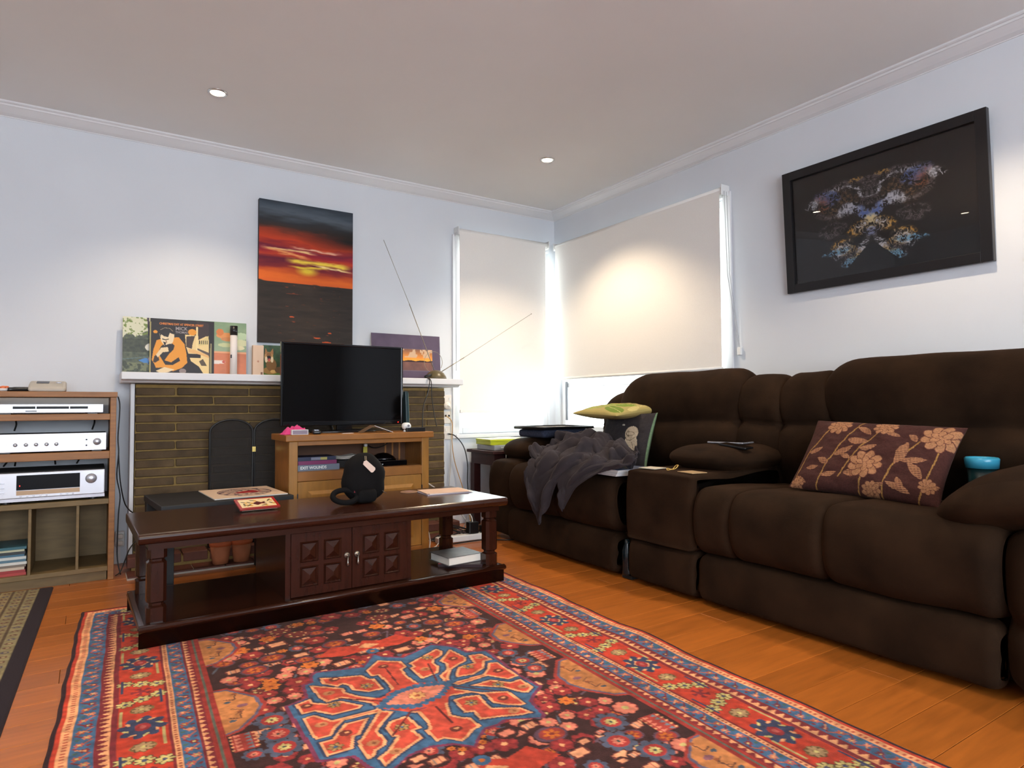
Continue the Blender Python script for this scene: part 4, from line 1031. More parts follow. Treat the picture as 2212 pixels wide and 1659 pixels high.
# poster tube
tb = thing('poster_tube', 'white cardboard tube with black cap standing on the mantel', 'tube', (-2.448, -0.145, MZ))
part('tube', MB().cyl((0, 0, 0), 0.0195, 0.232, 24), mat('tube_white', (224, 216, 212), 0.6, var=0.03), tb, True)
part('cap', MB().cyl((0, 0, 0.2325), 0.0205, 0.054, 24), M_BLACK, tb, True)
part('label_spot', MB().box(-0.0195, -0.0125, -0.0185, -0.0150, 0.098, 0.118), M_INK, tb)
bx = thing('gift_box', 'slim beige box standing between record sleeve and dog card', 'box', (-2.333, -0.10, MZ))
part('carton', MB().box(0, 0.062, 0, 0.035, 0, 0.185), mat('beige_carton', (216, 188, 164), 0.6, var=0.03), bx, bevel=0.002)
part('emblem', MB().lathe([(0.004, 0), (0.006, 0), (0.006, 0.0006), (0.004, 0.0006)], (0.030, 0, 0.088), 16, 1), mat('rose_ink', (190, 140, 120), 0.6), bx)
part('barcode', MB().box(0.045, 0.056, -0.0006, 0, 0.005, 0.024), mat('brown_ink', (130, 100, 84), 0.6), bx)
# dog card
w, h = 0.17, 0.19; c = Cv(w, h, 110, (38, 58, 36)); n1 = fnoise(c.img.shape[:2], (9, 8), 41, 4)
c.img[:] = np.stack([30 + 30 * n1, 44 + 50 * n1, 30 + 26 * n1], -1); c.img[(c.Y / h) > .84] = (78, 110, 46)
c.ell(.045, .155, .045, .022, (150, 116, 62)); c.ell(.05, .12, .030, .04, (120, 88, 50)); c.ell(.035, .072, .026, .030, (176, 136, 84))
c.poly([(.010, .06), (.016, .018), (.030, .045)], (150, 106, 62)); c.poly([(.042, .045), (.060, .018), (.062, .06)], (150, 106, 62))
c.ell(.036, .060, .014, .016, (132, 92, 52)); c.ell(.036, .078, .013, .014, (30, 24, 26)); c.ell(.037, .090, .006, .010, (196, 92, 90)); c.ell(.020, .088, .008, .018, (224, 204, 170)); c.ell(.054, .088, .008, .018, (224, 204, 170))
c.ell(.06, .160, .016, .010, (196, 158, 96)); c.ell(.10, .15, .03, .02, (96, 70, 44))
sleeve('picture_card', 'picture card of a dog on grass beside the television', 'card', -2.274, w, h, c, -0.090, th=0.002, edge=M_PAPER)
# mounted photograph
w, h = 0.512, 0.312; c = Cv(w, h, 220, (84, 72, 90)); n1 = fnoise(c.img.shape[:2], (6, 10), 51, 4)
c.img[:] = np.stack([80 + 16 * n1, 68 + 14 * n1, 88 + 16 * n1], -1)
xa, xb, ya, yb = .055, w - .060, .098, .250
k = c.sl(xa, xb, ya, yb); uu = (c.X[k] - xa) / (xb - xa); vv = (c.Y[k] - ya) / (yb - ya); nn = n1[k]
sk = np.stack([120 + 120 * np.clip(vv * 2.2, 0, 1) + 20 * nn, 76 + 70 * np.clip(vv * 2, 0, 1) + 30 * nn, 70 + 10 * nn - 30 * vv], -1)
cl = nn > .56; sk[cl & (vv < .4)] = (206, 172, 140)
wa = np.stack([104 + 50 * nn - 20 * vv, 72 + 30 * nn - 10 * vv, 66 + 16 * nn], -1)
hz = .56 - .04 * np.abs(np.sin(uu * 14)) * (uu > .2)
c.img[k] = np.where((vv > .60)[..., None], wa, np.where((vv > hz)[..., None], np.array((40, 24, 34)), sk))
c.stroke([(xa, ya), (xb, ya), (xb, yb), (xa, yb)], .003, (110, 98, 112))
sleeve('mounted_photo', 'mounted sunset photograph with a purple mat on the mantel', 'photograph', -1.572, w, h, c, -0.055, lean=0.06, th=0.003)
# rabbit-ear aerial
ae = thing('aerial', 'rabbit-ear television aerial on the mantel end', 'aerial', (-1.165, -0.19, MZ))
M_BRONZE = mat('olive_plastic', (92, 80, 52), 0.35, var=0.06)
part('base', MB().lathe([(0.0, 0.062), (0.03, 0.058), (0.055, 0.042), (0.070, 0.018), (0.074, 0.0), (0.0, 0.0)], n=28), M_BRONZE, ae, True)
M_ROD = mat('aerial_rod', (150, 140, 122), 0.3, metal=0.8, var=0.03)
part('rod', MB().bar((-0.01, 0, 0.055), (-0.20, -0.005, 0.50), 0.0026, 6).bar((-0.20, -0.005, 0.50), (-0.385, -0.01, 0.905), 0.0015, 6), M_ROD, ae, True)
part('rod', MB().bar((0.03, 0, 0.045), (0.21, -0.02, 0.155), 0.0034, 6).bar((0.21, -0.02, 0.155), (0.765, -0.05, 0.500), 0.0014, 6).add(*((lambda m: (m.v, m.f))(MB().soft((0.765, -0.05, 0.500), (0.004, 0.004, 0.004), 0.004, n=4)))), M_ROD, ae, True)
part('loop', MB().tube([(-0.025 + 0.068 * math.cos(a), -0.012, 0.115 + 0.072 * math.sin(a)) for a in [PI * (-0.42 + 1.80 * i / 30) for i in range(31)]][4:], 0.0016, 6), M_ROD, ae, True)
part('plug', MB().bar((-0.06, -0.04, 0.028), (-0.115, -0.075, 0.010), 0.010, 10), M_BLACK, ae, True)
part('lead', MB().tube(cr([(-0.110, -0.075, 0.010), (-0.125, -0.16, -0.02), (-0.15, -0.18, -0.10), (-0.19, -0.20, -0.19), (-0.215, -0.24, -0.32)], 20, False), 0.0035, 6), M_CABLE, ae, True)
part('lead', MB().tube(cr([(-0.105, -0.072, 0.010), (-0.115, -0.16, -0.02), (-0.12, -0.18, -0.12), (-0.125, -0.22, -0.22), (-0.13, -0.27, -0.312)], 20, False), 0.0030, 6), M_CABLE, ae, True)

# ------------------------------------------------------------------ sunset canvas
w, h = 0.592, 0.887; c = Cv(w, h, 230, (30, 30, 36)); u = c.X / w; v = c.Y / h * 1.08
n1 = fnoise(c.img.shape[:2], (22, 3), 61, 4); n2 = fnoise(c.img.shape[:2], (60, 6), 62, 3); n3 = fnoise(c.img.shape[:2], (110, 14), 63, 2)
vv = v + (n1 - .5) * .075 + (n2 - .5) * .03 - (u - .5) * .02
stops = [(0, (42, 52, 62)), (.09, (78, 88, 98)), (.15, (44, 46, 50)), (.21, (58, 42, 36)), (.25, (150, 52, 26)), (.31, (196, 62, 26)), (.355, (112, 26, 50)), (.39, (152, 30, 44)), (.425, (190, 62, 34)), (.46, (96, 22, 46)), (.50, (128, 36, 40)), (.54, (190, 76, 30)), (.585, (222, 104, 34)), (.62, (214, 96, 36)), (.63, (40, 32, 30))]
out = np.zeros(c.img.shape)
for i in range(3): out[..., i] = np.interp(vv, [s[0] for s in stops], [s[1][i] for s in stops])
dk = np.clip((u - .35) * 1.6, 0, 1) * np.clip(1 - np.abs(v - .24) / .11, 0, 1); out *= (1 - .75 * dk)[..., None]
def streak(u0, u1, vc, wd, col, sl=0.0, s=71):
    nn = fnoise(c.img.shape[:2], (70, 9), s, 3); d = np.abs(v - vc - sl * (u - .5) + (nn - .5) * .03) / wd
    m = np.clip(1.25 - d, 0, 1) * np.clip((u - u0) * 9, 0, 1) * np.clip((u1 - u) * 9, 0, 1)
    out[:] = out * (1 - m[..., None]) + np.array(col) * m[..., None]
streak(0, .62, .37, .012, (240, 196, 130), .02, 72); streak(.3, .9, .345, .009, (226, 170, 140), .02, 73)
streak(.0, .55, .415, .010, (232, 150, 90), .10, 74); streak(.25, 1.0, .445, .020, (238, 206, 70), .02, 75); streak(.55, 1.02, .465, .008, (250, 220, 150), .05, 76)
streak(.28, .75, .485, .012, (226, 190, 60), 0, 77)
sd = np.sqrt(((u - .5) / .11) ** 2 + ((v - .515) / .034) ** 2); m = np.clip(1.3 - sd, 0, 1)[..., None] * .9; out = out * (1 - m) + np.array((238, 214, 60)) * m
sea = v > .618
base = np.stack([34 + 22 * n2, 30 + 16 * n2, 28 + 12 * n2], -1); gl = np.clip(1 - np.abs(u - .52) / .42, 0, 1)
base = base + (gl * 20 * n1)[..., None] * np.array((1, .7, .4)); base[(n3 > .80) & (gl > .2)] = (74, 46, 32); base[(n3 > .88) & (gl > .3)] = (120, 58, 36)
out = np.where(sea[..., None], base, out)
c.img = out
for x_, y_, rx_ in ((.42, .87, .03), (.36, .845, .022), (.25, .885, .03), (.44, .81, .012), (.2, .72, .015)): c.ell(x_, y_ - .0, rx_, .004, (196, 82, 36))
cp = thing('sunset_painting', 'canvas painting of a red sunset over dark sea above the mantel', 'painting', (-2.291, -0.034, 1.2464))
part('canvas_block', MB().box(0, w, 0, 0.033, 0, h), mat('canvas_edge', (34, 28, 34), 0.7, var=0.1), cp, bevel=0.002)
flat_print(c, 'painted_face', M_CANVAS, cp, (0, -0.0006, 0))
# ------------------------------------------------------------------ television cabinet
M_OAK = mat('honey_oak', (152, 98, 42), 0.38, var=0.15, vscale=5, stretch=(2, 8, 2), coat=0.2, detail=6)
M_OAKV = mat('honey_oak_door', (162, 112, 48), 0.38, var=0.13, vscale=5, stretch=(8, 8, 1.4), coat=0.2, detail=6)
M_OAKIN = mat('oak_inside', (84, 48, 18), 0.6, var=0.15, vscale=5)
cab = thing('tv_cabinet', 'honey-coloured wooden television cabinet in front of the hearth', 'cabinet', (-1.890, -0.759, 0))
CW, CD = 0.395, 0.298
part('top', MB().box(-CW - 0.022, CW + 0.022, -0.022, CD, 0.670, 0.704), M_OAK, cab, bevel=0.005)
part('side_panel', MB().box(-CW, -CW + 0.02, 0.022, CD, 0.0, 0.670), M_OAK, cab)
part('side_panel', MB().box(CW - 0.02, CW, 0.022, CD, 0.0, 0.670), M_OAK, cab)
for a, b in ((-CW, -CW + 0.044), (CW - 0.044, CW)):
    part('stile', MB().box(a, b, 0.0, 0.0215, 0.0, 0.670), M_OAKV, cab, bevel=0.002)
part('rail', MB().box(-CW + 0.044, CW - 0.044, 0.0, 0.0215, 0.647, 0.670), M_OAK, cab, bevel=0.002)
part('rail', MB().box(-CW + 0.044, CW - 0.044, 0.0, 0.0215, 0.462, 0.510), M_OAK, cab, bevel=0.002)
part('rail', MB().box(-CW + 0.044, CW - 0.044, 0.0, 0.0215, 0.0, 0.055), M_OAK, cab, bevel=0.002)
part('shelf', MB().box(-CW + 0.02, CW - 0.02, 0.022, CD - 0.009, 0.494, 0.512), M_OAK, cab)
part('back_panel', MB().box(-CW + 0.02, CW - 0.02, CD - 0.008, CD, 0.0, 0.670), M_OAKIN, cab)
for i in range(3):
    part('back_slat', MB().box(0.24 + i * 0.045, 0.25 + i * 0.045, CD - 0.012, CD - 0.0085, 0.513, 0.668), M_OAK, cab)
for s in (-1, 1):
    xa, xb = (-CW + 0.046, -0.0015) if s < 0 else (0.0015, CW - 0.046)
    d = part('door', MB().box(xa, xb, 0.002, 0.020, 0.057, 0.460), M_OAKV, cab, bevel=0.002)
    za, zb = 0.105, 0.410
    part('door_panel', MB().add([(xa + .05, 0.001, za), (xb - .05, 0.001, za), (xb - .05, 0.001, zb), (xa + .05, 0.001, zb), (xa + .068, -0.008, za + .018), (xb - .068, -0.008, za + .018), (xb - .068, -0.008, zb - .018), (xa + .068, -0.008, zb - .018)],
         [(4, 5, 6, 7), (0, 1, 5, 4), (1, 2, 6, 5), (2, 3, 7, 6), (3, 0, 4, 7)]), M_OAKV, d)
    part('hinge', MB().box((xb - 0.001) if s > 0 else (xa - 0.005), (xb + 0.005) if s > 0 else (xa + 0.001), -0.002, 0.001, 0.36, 0.40), M_INK, d)

def CX_(px): return -2.296 + (px - 620) * 0.002625      # on the cabinet front plane
# television
tv = thing('television', 'black flat-screen television on the wooden cabinet', 'television', (-1.935, -0.575, 0.7045))
part('base_plate', MB().lathe([(0.0, 0.0), (0.12, 0.0), (0.12, 0.008), (0.05, 0.016), (0, 0.016)], n=32), M_BLACKG, tv, True).scale = (1.6, 0.55, 1)
part('neck', MB().box(-0.045, 0.045, -0.008, 0.012, 0.012, 0.08), M_BLACKG, tv, bevel=0.004)
hw, z0, z1 = 0.352, 0.040, 0.497
part('rear_shell', MB().box(-hw + 0.01, hw - 0.01, 0.012, 0.050, z0 + 0.02, z1 - 0.02), M_BLACK, tv, bevel=0.015)
bz = MB(); bw_ = 0.012
bz.box(-hw, -hw + bw_, -0.016, 0.0115, z0, z1).box(hw - bw_, hw, -0.016, 0.0115, z0, z1).box(-hw + bw_, hw - bw_, -0.016, 0.0115, z1 - bw_, z1).box(-hw + bw_, hw - bw_, -0.016, 0.0115, z0, z0 + 0.026)
part('bezel', bz, M_BLACKG, tv, bevel=0.003)
part('screen', MB().box(-hw + bw_, hw - bw_, -0.010, 0.0, z0 + 0.026, z1 - bw_), mat('tv_screen', (5, 4, 4), 0.06, spec=0.22), tv)
part('standby_light', MB().box(0.318, 0.323, -0.0172, -0.016, z0 + 0.010, z0 + 0.014), mat('red_led2', (255, 30, 20), 0.4, emit=5), tv)

T0 = 0.7045
pc = thing('pink_cloth', 'crumpled bright pink cloth on the left of the television cabinet', 'cloth', (CX_(640), -0.690, T0))
V_ = []; F_ = []
nn = 14
for j in range(nn):
    for i in range(nn):
        u, v = i / (nn - 1) * 2 - 1, j / (nn - 1) * 2 - 1; e = max(0, 1 - max(abs(u), abs(v)) ** 3)
        V_.append((u * 0.062 + .006 * math.sin(7 * v), v * 0.035 + .005 * math.sin(9 * u), 0.001 + e * (0.032 + 0.014 * math.sin(5 * u + 3 * v) + .006 * math.sin(13 * u - 7 * v))))
for j in range(nn - 1):
    for i in range(nn - 1): F_.append((j * nn + i, j * nn + i + 1, (j + 1) * nn + i + 1, (j + 1) * nn + i))
part('folds', MB().add(V_, F_), mat('pink_fabric', (214, 60, 124), 0.8, var=0.1, sheen=0.3, sheencol=(250, 150, 190)), pc, True)
bx = thing('match_box', 'small lilac box with white edges before the pink cloth', 'box', (CX_(645), -0.762, T0))
part('carton', MB().box(-0.042, 0.042, 0.0, 0.028, 0, 0.026), M_PLASTIC_W, bx, bevel=0.001)
part('front_label', MB().box(-0.038, 0.038, -0.0008, 0.0, 0.003, 0.023), mat('lilac_grey', (150, 136, 150), 0.6, var=0.05), bx)
rm = thing('remote_control', 'dark remote control lying on the television cabinet', 'remote control', (CX_(683), -0.700, T0), 1.35)
part('body', MB().soft((0, 0, 0.010), (0.075, 0.020, 0.010), 0.007, n=8), M_BLACK, rm, True)
for i in range(4):
    for j in range(3): part('button', MB().box(-0.05 + i * 0.02, -0.04 + i * 0.02, -0.011 + j * 0.008, -0.006 + j * 0.008, 0.019, 0.0212), M_KNOB, rm)
pn = thing('paper_slip', 'narrow cream slip of paper below the television screen', 'paper', (CX_(743), -0.745, T0), 0.1)
part('sheet', MB().box(-0.032, 0.032, -0.008, 0.008, 0, 0.002), M_PAPER, pn)
bk = thing('open_booklet', 'open booklet standing like a tent below the television', 'booklet', (CX_(800), -0.735, T0), -0.08)
part('page', MB().prism([(-0.075, 0.0), (-0.002, 0.040), (0.0, 0.0385), (-0.073, -0.000)], -0.03, 0.06, 1), mat('booklet_brown', (110, 84, 60), 0.5, var=0.1), bk)
part('page', MB().prism([(0.0, 0.040), (0.105, 0.002), (0.103, 0.0), (-0.002, 0.0375)], -0.03, 0.06, 1), M_PAPER, bk)
ws = thing('web_camera', 'small white ball-shaped camera gadget beside the television', 'camera', (CX_(877), -0.725, T0))
part('ball', MB().soft((0, 0, 0.032), (0.026, 0.022, 0.020), 0.019, n=10), M_PLASTIC_W, ws, True)
part('foot', MB().lathe([(0.018, 0.0), (0.018, 0.006), (0.010, 0.014)], n=16), M_PLASTIC_W, ws, True)
part('lens', MB().cyl((0.004, -0.0205, 0.034), 0.007, 0.003, 14, 1), M_KNOB, ws)
tb = thing('tuner_box', 'flat black box on the right end of the television cabinet', 'set-top box', (CX_(895), -0.757, T0))
part('case', MB().box(-0.058, 0.058, 0.0, 0.06, 0, 0.022), M_BLACK, tb, bevel=0.002)
ro = thing('upright_case', 'thin dark teal case standing behind the television edge', 'case', (-1.548, -0.545, T0), rot=(0, -0.04, 0))
part('shell', MB().box(-0.009, 0.009, -0.04, 0.04, 0.0, 0.235), mat('dark_teal', (40, 62, 66), 0.35, var=0.1), ro, bevel=0.003)
part('edge_strip', MB().box(0.0092, 0.0105, -0.042, -0.036, 0.005, 0.228), mat('pale_teal', (120, 150, 146), 0.4), ro)
# books and papers inside the cabinet
SZ = 0.5125
def lay_book(name, label, x0, x1, y, z, th, col, rot=0.0, depth=0.15, pages=True, group=None):
    t = thing(name, label, 'book', ((x0 + x1) / 2, y, z), rot, group)
    hw = (x1 - x0) / 2
    part('cover', MB().box(-hw, hw, 0, depth, 0, 0.002).box(-hw, hw, 0, depth, th - 0.002, th).box(-hw, hw, 0, 0.002, 0.002, th - 0.002), mat('cover_%d_%d_%d' % col, col, 0.4, var=0.08), t)
    part('pages', MB().box(-hw + 0.003, hw - 0.003, 0.0025, depth - 0.004, 0.0022, th - 0.0022), M_PAPER, t)
    return t
e = lay_book('paperback', 'thick grey-blue paperback lowest in the cabinet stack', -2.232, -2.012, -0.728, SZ, 0.031, (112, 122, 138), group='books in the television cabinet')
text_part('EXIT WOUNDS', 0.021, M_WHITEINK, e, frame4((-0.098, -0.0008, 0.009), (1, 0, 0), (0, 0, 1)), sx=0.95, bold=0.0006)
lay_book('paperback', 'purple paperback in the middle of the cabinet stack', -2.230, -2.026, -0.724, SZ + 0.0315, 0.020, (124, 44, 92), group='books in the television cabinet')
e = lay_book('paperback', 'dark blue paperback topmost in the cabinet stack', -2.236, -2.030, -0.724, SZ + 0.052, 0.020, (28, 36, 66), group='books in the television cabinet')
part('spine_patch', MB().box(-0.03, 0.02, -0.0008, 0, 0.003, 0.017), mat('spine_grey', (120, 122, 140), 0.5, var=0.1), e)
part('spine_patch', MB().box(0.02, 0.055, -0.0008, 0, 0.003, 0.017), mat('spine_yellow', (170, 160, 90), 0.5, var=0.1), e)
pp = thing('paper_pile', 'curled white papers behind the black bag in the cabinet', 'papers', (-1.955, -0.65, SZ))
for i in range(3): part('sheet', MB().prism(cr([(-0.05, 0.050 + i * .007), (0.0, 0.046 + i * .0055), (0.07, 0.052 + i * .007), (0.07, 0.054 + i * .007), (0.0, 0.048 + i * .0055), (-0.05, 0.052 + i * .007)], 24), 0.0, 0.11, 1), M_PAPER, pp)
part('folder', MB().box(-0.04, 0.10, 0.0, 0.13, 0, 0.040), M_BLACKM, pp, bevel=0.002)
dk = thing('disc_drive', 'black flat disc box on the cabinet shelf', 'disc box', (-1.71, -0.71, SZ))
part('case', MB().box(-0.13, 0.10, 0.0, 0.17, 0, 0.030), M_BLACKG, dk, bevel=0.003)
part('indicator', MB().box(-0.05, -0.046, -0.0008, 0, 0.010, 0.013), mat('led_pale', (200, 210, 220), 0.4, emit=1), dk)
hp = thing('headset', 'glossy black rounded case lying on the disc box', 'case', (-1.72, -0.62, SZ + 0.0305))
part('dome', MB().lathe([(0.0, 0.040), (0.03, 0.036), (0.065, 0.016), (0.075, 0.0), (0, 0)], n=24), M_BLACKG, hp, True)
part('strip', MB().box(-0.11, -0.055, -0.01, 0.03, 0.0, 0.008), M_PAPER, hp)
yt = thing('yellow_tag_cable', 'yellow tagged plug hanging at the back of the cabinet shelf', 'plug', (-1.79, -0.52, 0.615))
part('tag', MB().box(-0.012, 0.012, -0.002, 0.002, -0.035, 0.0), mat('tag_yellow', (190, 176, 60), 0.5), yt)
part('plug_body', MB().soft((0.002, 0, 0.008), (0.011, 0.008, 0.009), 0.006, n=6), M_PLASTIC_W, yt, True)
part('lead', MB().tube(cr([(0.01, 0, 0.01), (0.06, 0.01, -0.01), (0.12, 0.012, 0.0), (0.16, 0.014, 0.03)], 14, False), 0.003, 6), M_CABLE, yt, True)

# ------------------------------------------------------------------ fire screen
M_MESH = mat('fine_black_mesh', (30, 25, 20), 0.7, alpha=0.62, var=0.05)
M_IRON = mat('black_iron', (15, 14, 15), 0.5, var=0.1)
fs = thing('fire_screen', 'black arched folding fire screen behind the low black bench', 'fire screen', (-2.353, -0.245, 0.0785))
def arch(cx, w, h, n=20):
    r = w / 2
    return [(cx - r, 0.0)] + [(cx - r * math.cos(PI * i / n), h - r * .62 + r * .62 * math.sin(PI * i / n)) for i in range(n + 1)] + [(cx + r, 0.0)]
for k, (ax, rz) in enumerate(((-0.118, 0.05), (0.118, -0.05))):
    ar = arch(0, 0.228, 0.700)
    p = part('panel_frame', MB().tube([(x, 0, z) for x, z in ar], 0.006, 8, closed=True), M_IRON, fs, True)
    p.location = (ax, 0, 0); p.rotation_euler = (0, 0, rz)
    q = part('mesh_panel', MB().prism([(x, z) for x, z in arch(0, 0.226, 0.698)], -0.0008, 0.0008, 1), M_MESH, p)
p = part('panel_frame', MB().tube([(x, 0, z) for x, z in arch(0, 0.228, 0.700)], 0.006, 8, closed=True), M_IRON, fs, True)
p.location = (0.345, 0.0, 0); p.rotation_euler = (0, 0, 0.06)
part('mesh_panel', MB().prism([(x, z) for x, z in arch(0, 0.226, 0.698)], -0.0008, 0.0008, 1), M_MESH, p)
for z_ in (0.515, 0.15):
    part('hinge', MB().box(-0.010, 0.010, -0.010, -0.006, z_, z_ + 0.030), mat('brass', (190, 166, 96), 0.3, metal=0.8, var=0.05), fs, bevel=0.001)

# terracotta pots on the hearth
M_TERRA = mat('terracotta', (176, 104, 66), 0.8, var=0.12, vscale=12, bump=0.2)
for i, (x_, y_) in enumerate(((-2.545, -0.385), (-2.440, -0.385))):
    t = thing('flower_pot', 'plain terracotta pot on the hearth, %s one under the bench' % ('left' if i == 0 else 'right'), 'flower pot', (x_, y_, 0.0155), group='terracotta pots on the hearth')
    part('pot', MB().lathe([(0.0, 0.004), (0.036, 0.004), (0.036, 0.0), (0.040, 0.0), (0.052, 0.10), (0.048, 0.10), (0.040, 0.02), (0, 0.015)], n=24), M_TERRA, t, True)
    part('rim', MB().lathe([(0.050, 0.094), (0.056, 0.094), (0.058, 0.118), (0.050, 0.118), (0.050, 0.094)], n=24), mat('terracotta_rim', (190, 92, 46), 0.7, var=0.1), t, True)

# ------------------------------------------------------------------ low black bench with the art print
M_BENCH = mat('black_bench', (20, 18, 18), 0.55, var=0.15, vscale=10)
be = thing('black_bench', 'low black bench between coffee table and fireplace', 'bench', (-2.606, -0.700, 0), 0.075)
part('top', MB().box(-0.290, 0.290, -0.235, 0.235, 0.388, 0.418), M_BENCH, be, bevel=0.003)
for sx in (-1, 1):
    for sy in (-1, 1): part('leg', MB().box(sx * 0.260 - 0.028, sx * 0.260 + 0.028, sy * 0.19 - 0.028, sy * 0.19 + 0.028, 0.0, 0.387), M_BENCH, be, bevel=0.002)
part('stretcher', MB().box(-0.231, 0.231, 0.18, 0.20, 0.30, 0.34), M_BENCH, be)
w, h = 0.335, 0.38; c = Cv(w, h, 130, (226, 196, 168)); n1 = fnoise(c.img.shape[:2], (9, 9), 81, 3)
cx, cy = w / 2 + .01, h / 2
R2 = ((c.X - cx) / .125) ** 2 + ((c.Y - cy) / .150) ** 2
an = np.arctan2(c.Y - cy, c.X - cx)
c.img[R2 < 1] = (196, 160, 136); c.img[(R2 < 1) & (R2 > .93)] = (84, 60, 72)
c.img[(R2 < .93) & (np.sin(an * 9 + R2 * 9 + n1 * 6) > .1)] = (94, 72, 84); c.img[(R2 < .9) & (np.sin(c.X * 150 + n1 * 14) > .6)] = (212, 178, 152)
c.poly([(cx - .06, cy + .03), (cx - .01, cy - .02), (cx + .05, cy - .045), (cx + .06, cy), (cx + .085, cy + .02), (cx + .03, cy + .05), (cx - .02, cy + .045)], (176, 40, 44))
ap = thing('art_print', 'large white card printed with a red and purple oval on the bench', 'art print', (-2.495, -0.690, 0.4185), 0.05)
part('card', MB().box(-w / 2, w / 2, -h / 2, h / 2, 0, 0.004), M_PAPER, ap)
flat_print(c, 'print', M_PRINT, ap, (-w / 2, -h / 2, 0.0046), (1, 0, 0), (0, 1, 0))

# ------------------------------------------------------------------ coffee table
M_DW = mat('dark_mahogany', (48, 22, 12), 0.22, var=0.18, vscale=5, stretch=(1.5, 9, 9), spec=0.35, coat=0.12, detail=6)
M_DWV = mat('dark_mahogany_upright', (46, 20, 11), 0.26, var=0.18, vscale=5, stretch=(9, 9, 1.5), spec=0.35, coat=0.12, detail=6)
CTA = math.radians(1.3)
ct = thing('coffee_table', 'long dark carved wooden coffee table standing on the red rug', 'coffee table', (-2.232, -1.270, 0.0085), CTA)
TL2, TD2 = 0.768, 0.288
part('plinth', MB().prism([(-TL2 + .02, 0.0), (TL2 - .02, 0.0), (TL2 - .02, 0.052), (TL2 - .008, 0.058), (TL2, 0.066), (TL2 - .004, 0.076), (TL2 - .02, 0.080), (-TL2 + .02, 0.080), (-TL2 + .004, 0.076), (-TL2, 0.066), (-TL2 + .008, 0.058), (-TL2 + .02, 0.052)], -TD2 + .030, TD2 - .030, 1), M_DW, ct, bevel=0.002)
for sy in (-1, 1):
    pr = [(0.0, 0.0), (0.0, 0.052), (0.014, 0.058), (0.022, 0.066), (0.018, 0.076), (0.006, 0.080), (0.0, 0.080)]
    part('plinth_moulding', MB().prism([(sy * (TD2 - .0295 + p), q) for p, q in pr], -TL2 + 0.004, TL2 - 0.004, 0), M_DW, ct, True)
part('table_top', MB().prism([(-TD2 + .016, 0.362), (-TD2 + .006, 0.366), (-TD2 + .002, 0.374), (-TD2, 0.384), (-TD2 + .003, 0.394), (-TD2 + .012, 0.400), (TD2 - .012, 0.400), (TD2 - .003, 0.394), (TD2, 0.384), (TD2 - .002, 0.374), (TD2 - .006, 0.366), (TD2 - .016, 0.362)], -TL2 - .004, TL2 + .004, 0), M_DW, ct, bevel=0.004)
part('apron', MB().box(-TL2 + .03, TL2 - .03, -TD2 + .03, TD2 - .03, 0.338, 0.361), M_DW, ct)
def leg(x, y):
    mb = MB(); s = 0.032
    segs = [(0.0805, s), (0.132, s), (0.138, s * .72), (0.146, s * .72), (0.152, s * .98), (0.288, s * .98), (0.294, s * .74), (0.300, s * .74), (0.306, s), (0.3375, s)]
    vs = []; fs = []
    for z_, a in segs:
        c_ = a * .38
        vs += [(-a + c_, -a, z_), (a - c_, -a, z_), (a, -a + c_, z_), (a, a - c_, z_), (a - c_, a, z_), (-a + c_, a, z_), (-a, a - c_, z_), (-a, -a + c_, z_)]
    for i in range(len(segs) - 1):
        for k in range(8): fs.append((i * 8 + k, i * 8 + (k + 1) % 8, (i + 1) * 8 + (k + 1) % 8, (i + 1) * 8 + k))
    fs.append(tuple(range(8))[::-1]); fs.append(tuple((len(segs) - 1) * 8 + k for k in range(8)))
    mb.add([(v[0] + x, v[1] + y, v[2]) for v in vs], fs)
    part('leg', mb, M_DWV, ct)
for sx in (-1, 1):
    for sy in (-1, 1): leg(sx * (TL2 - 0.060), sy * (TD2 - 0.072))
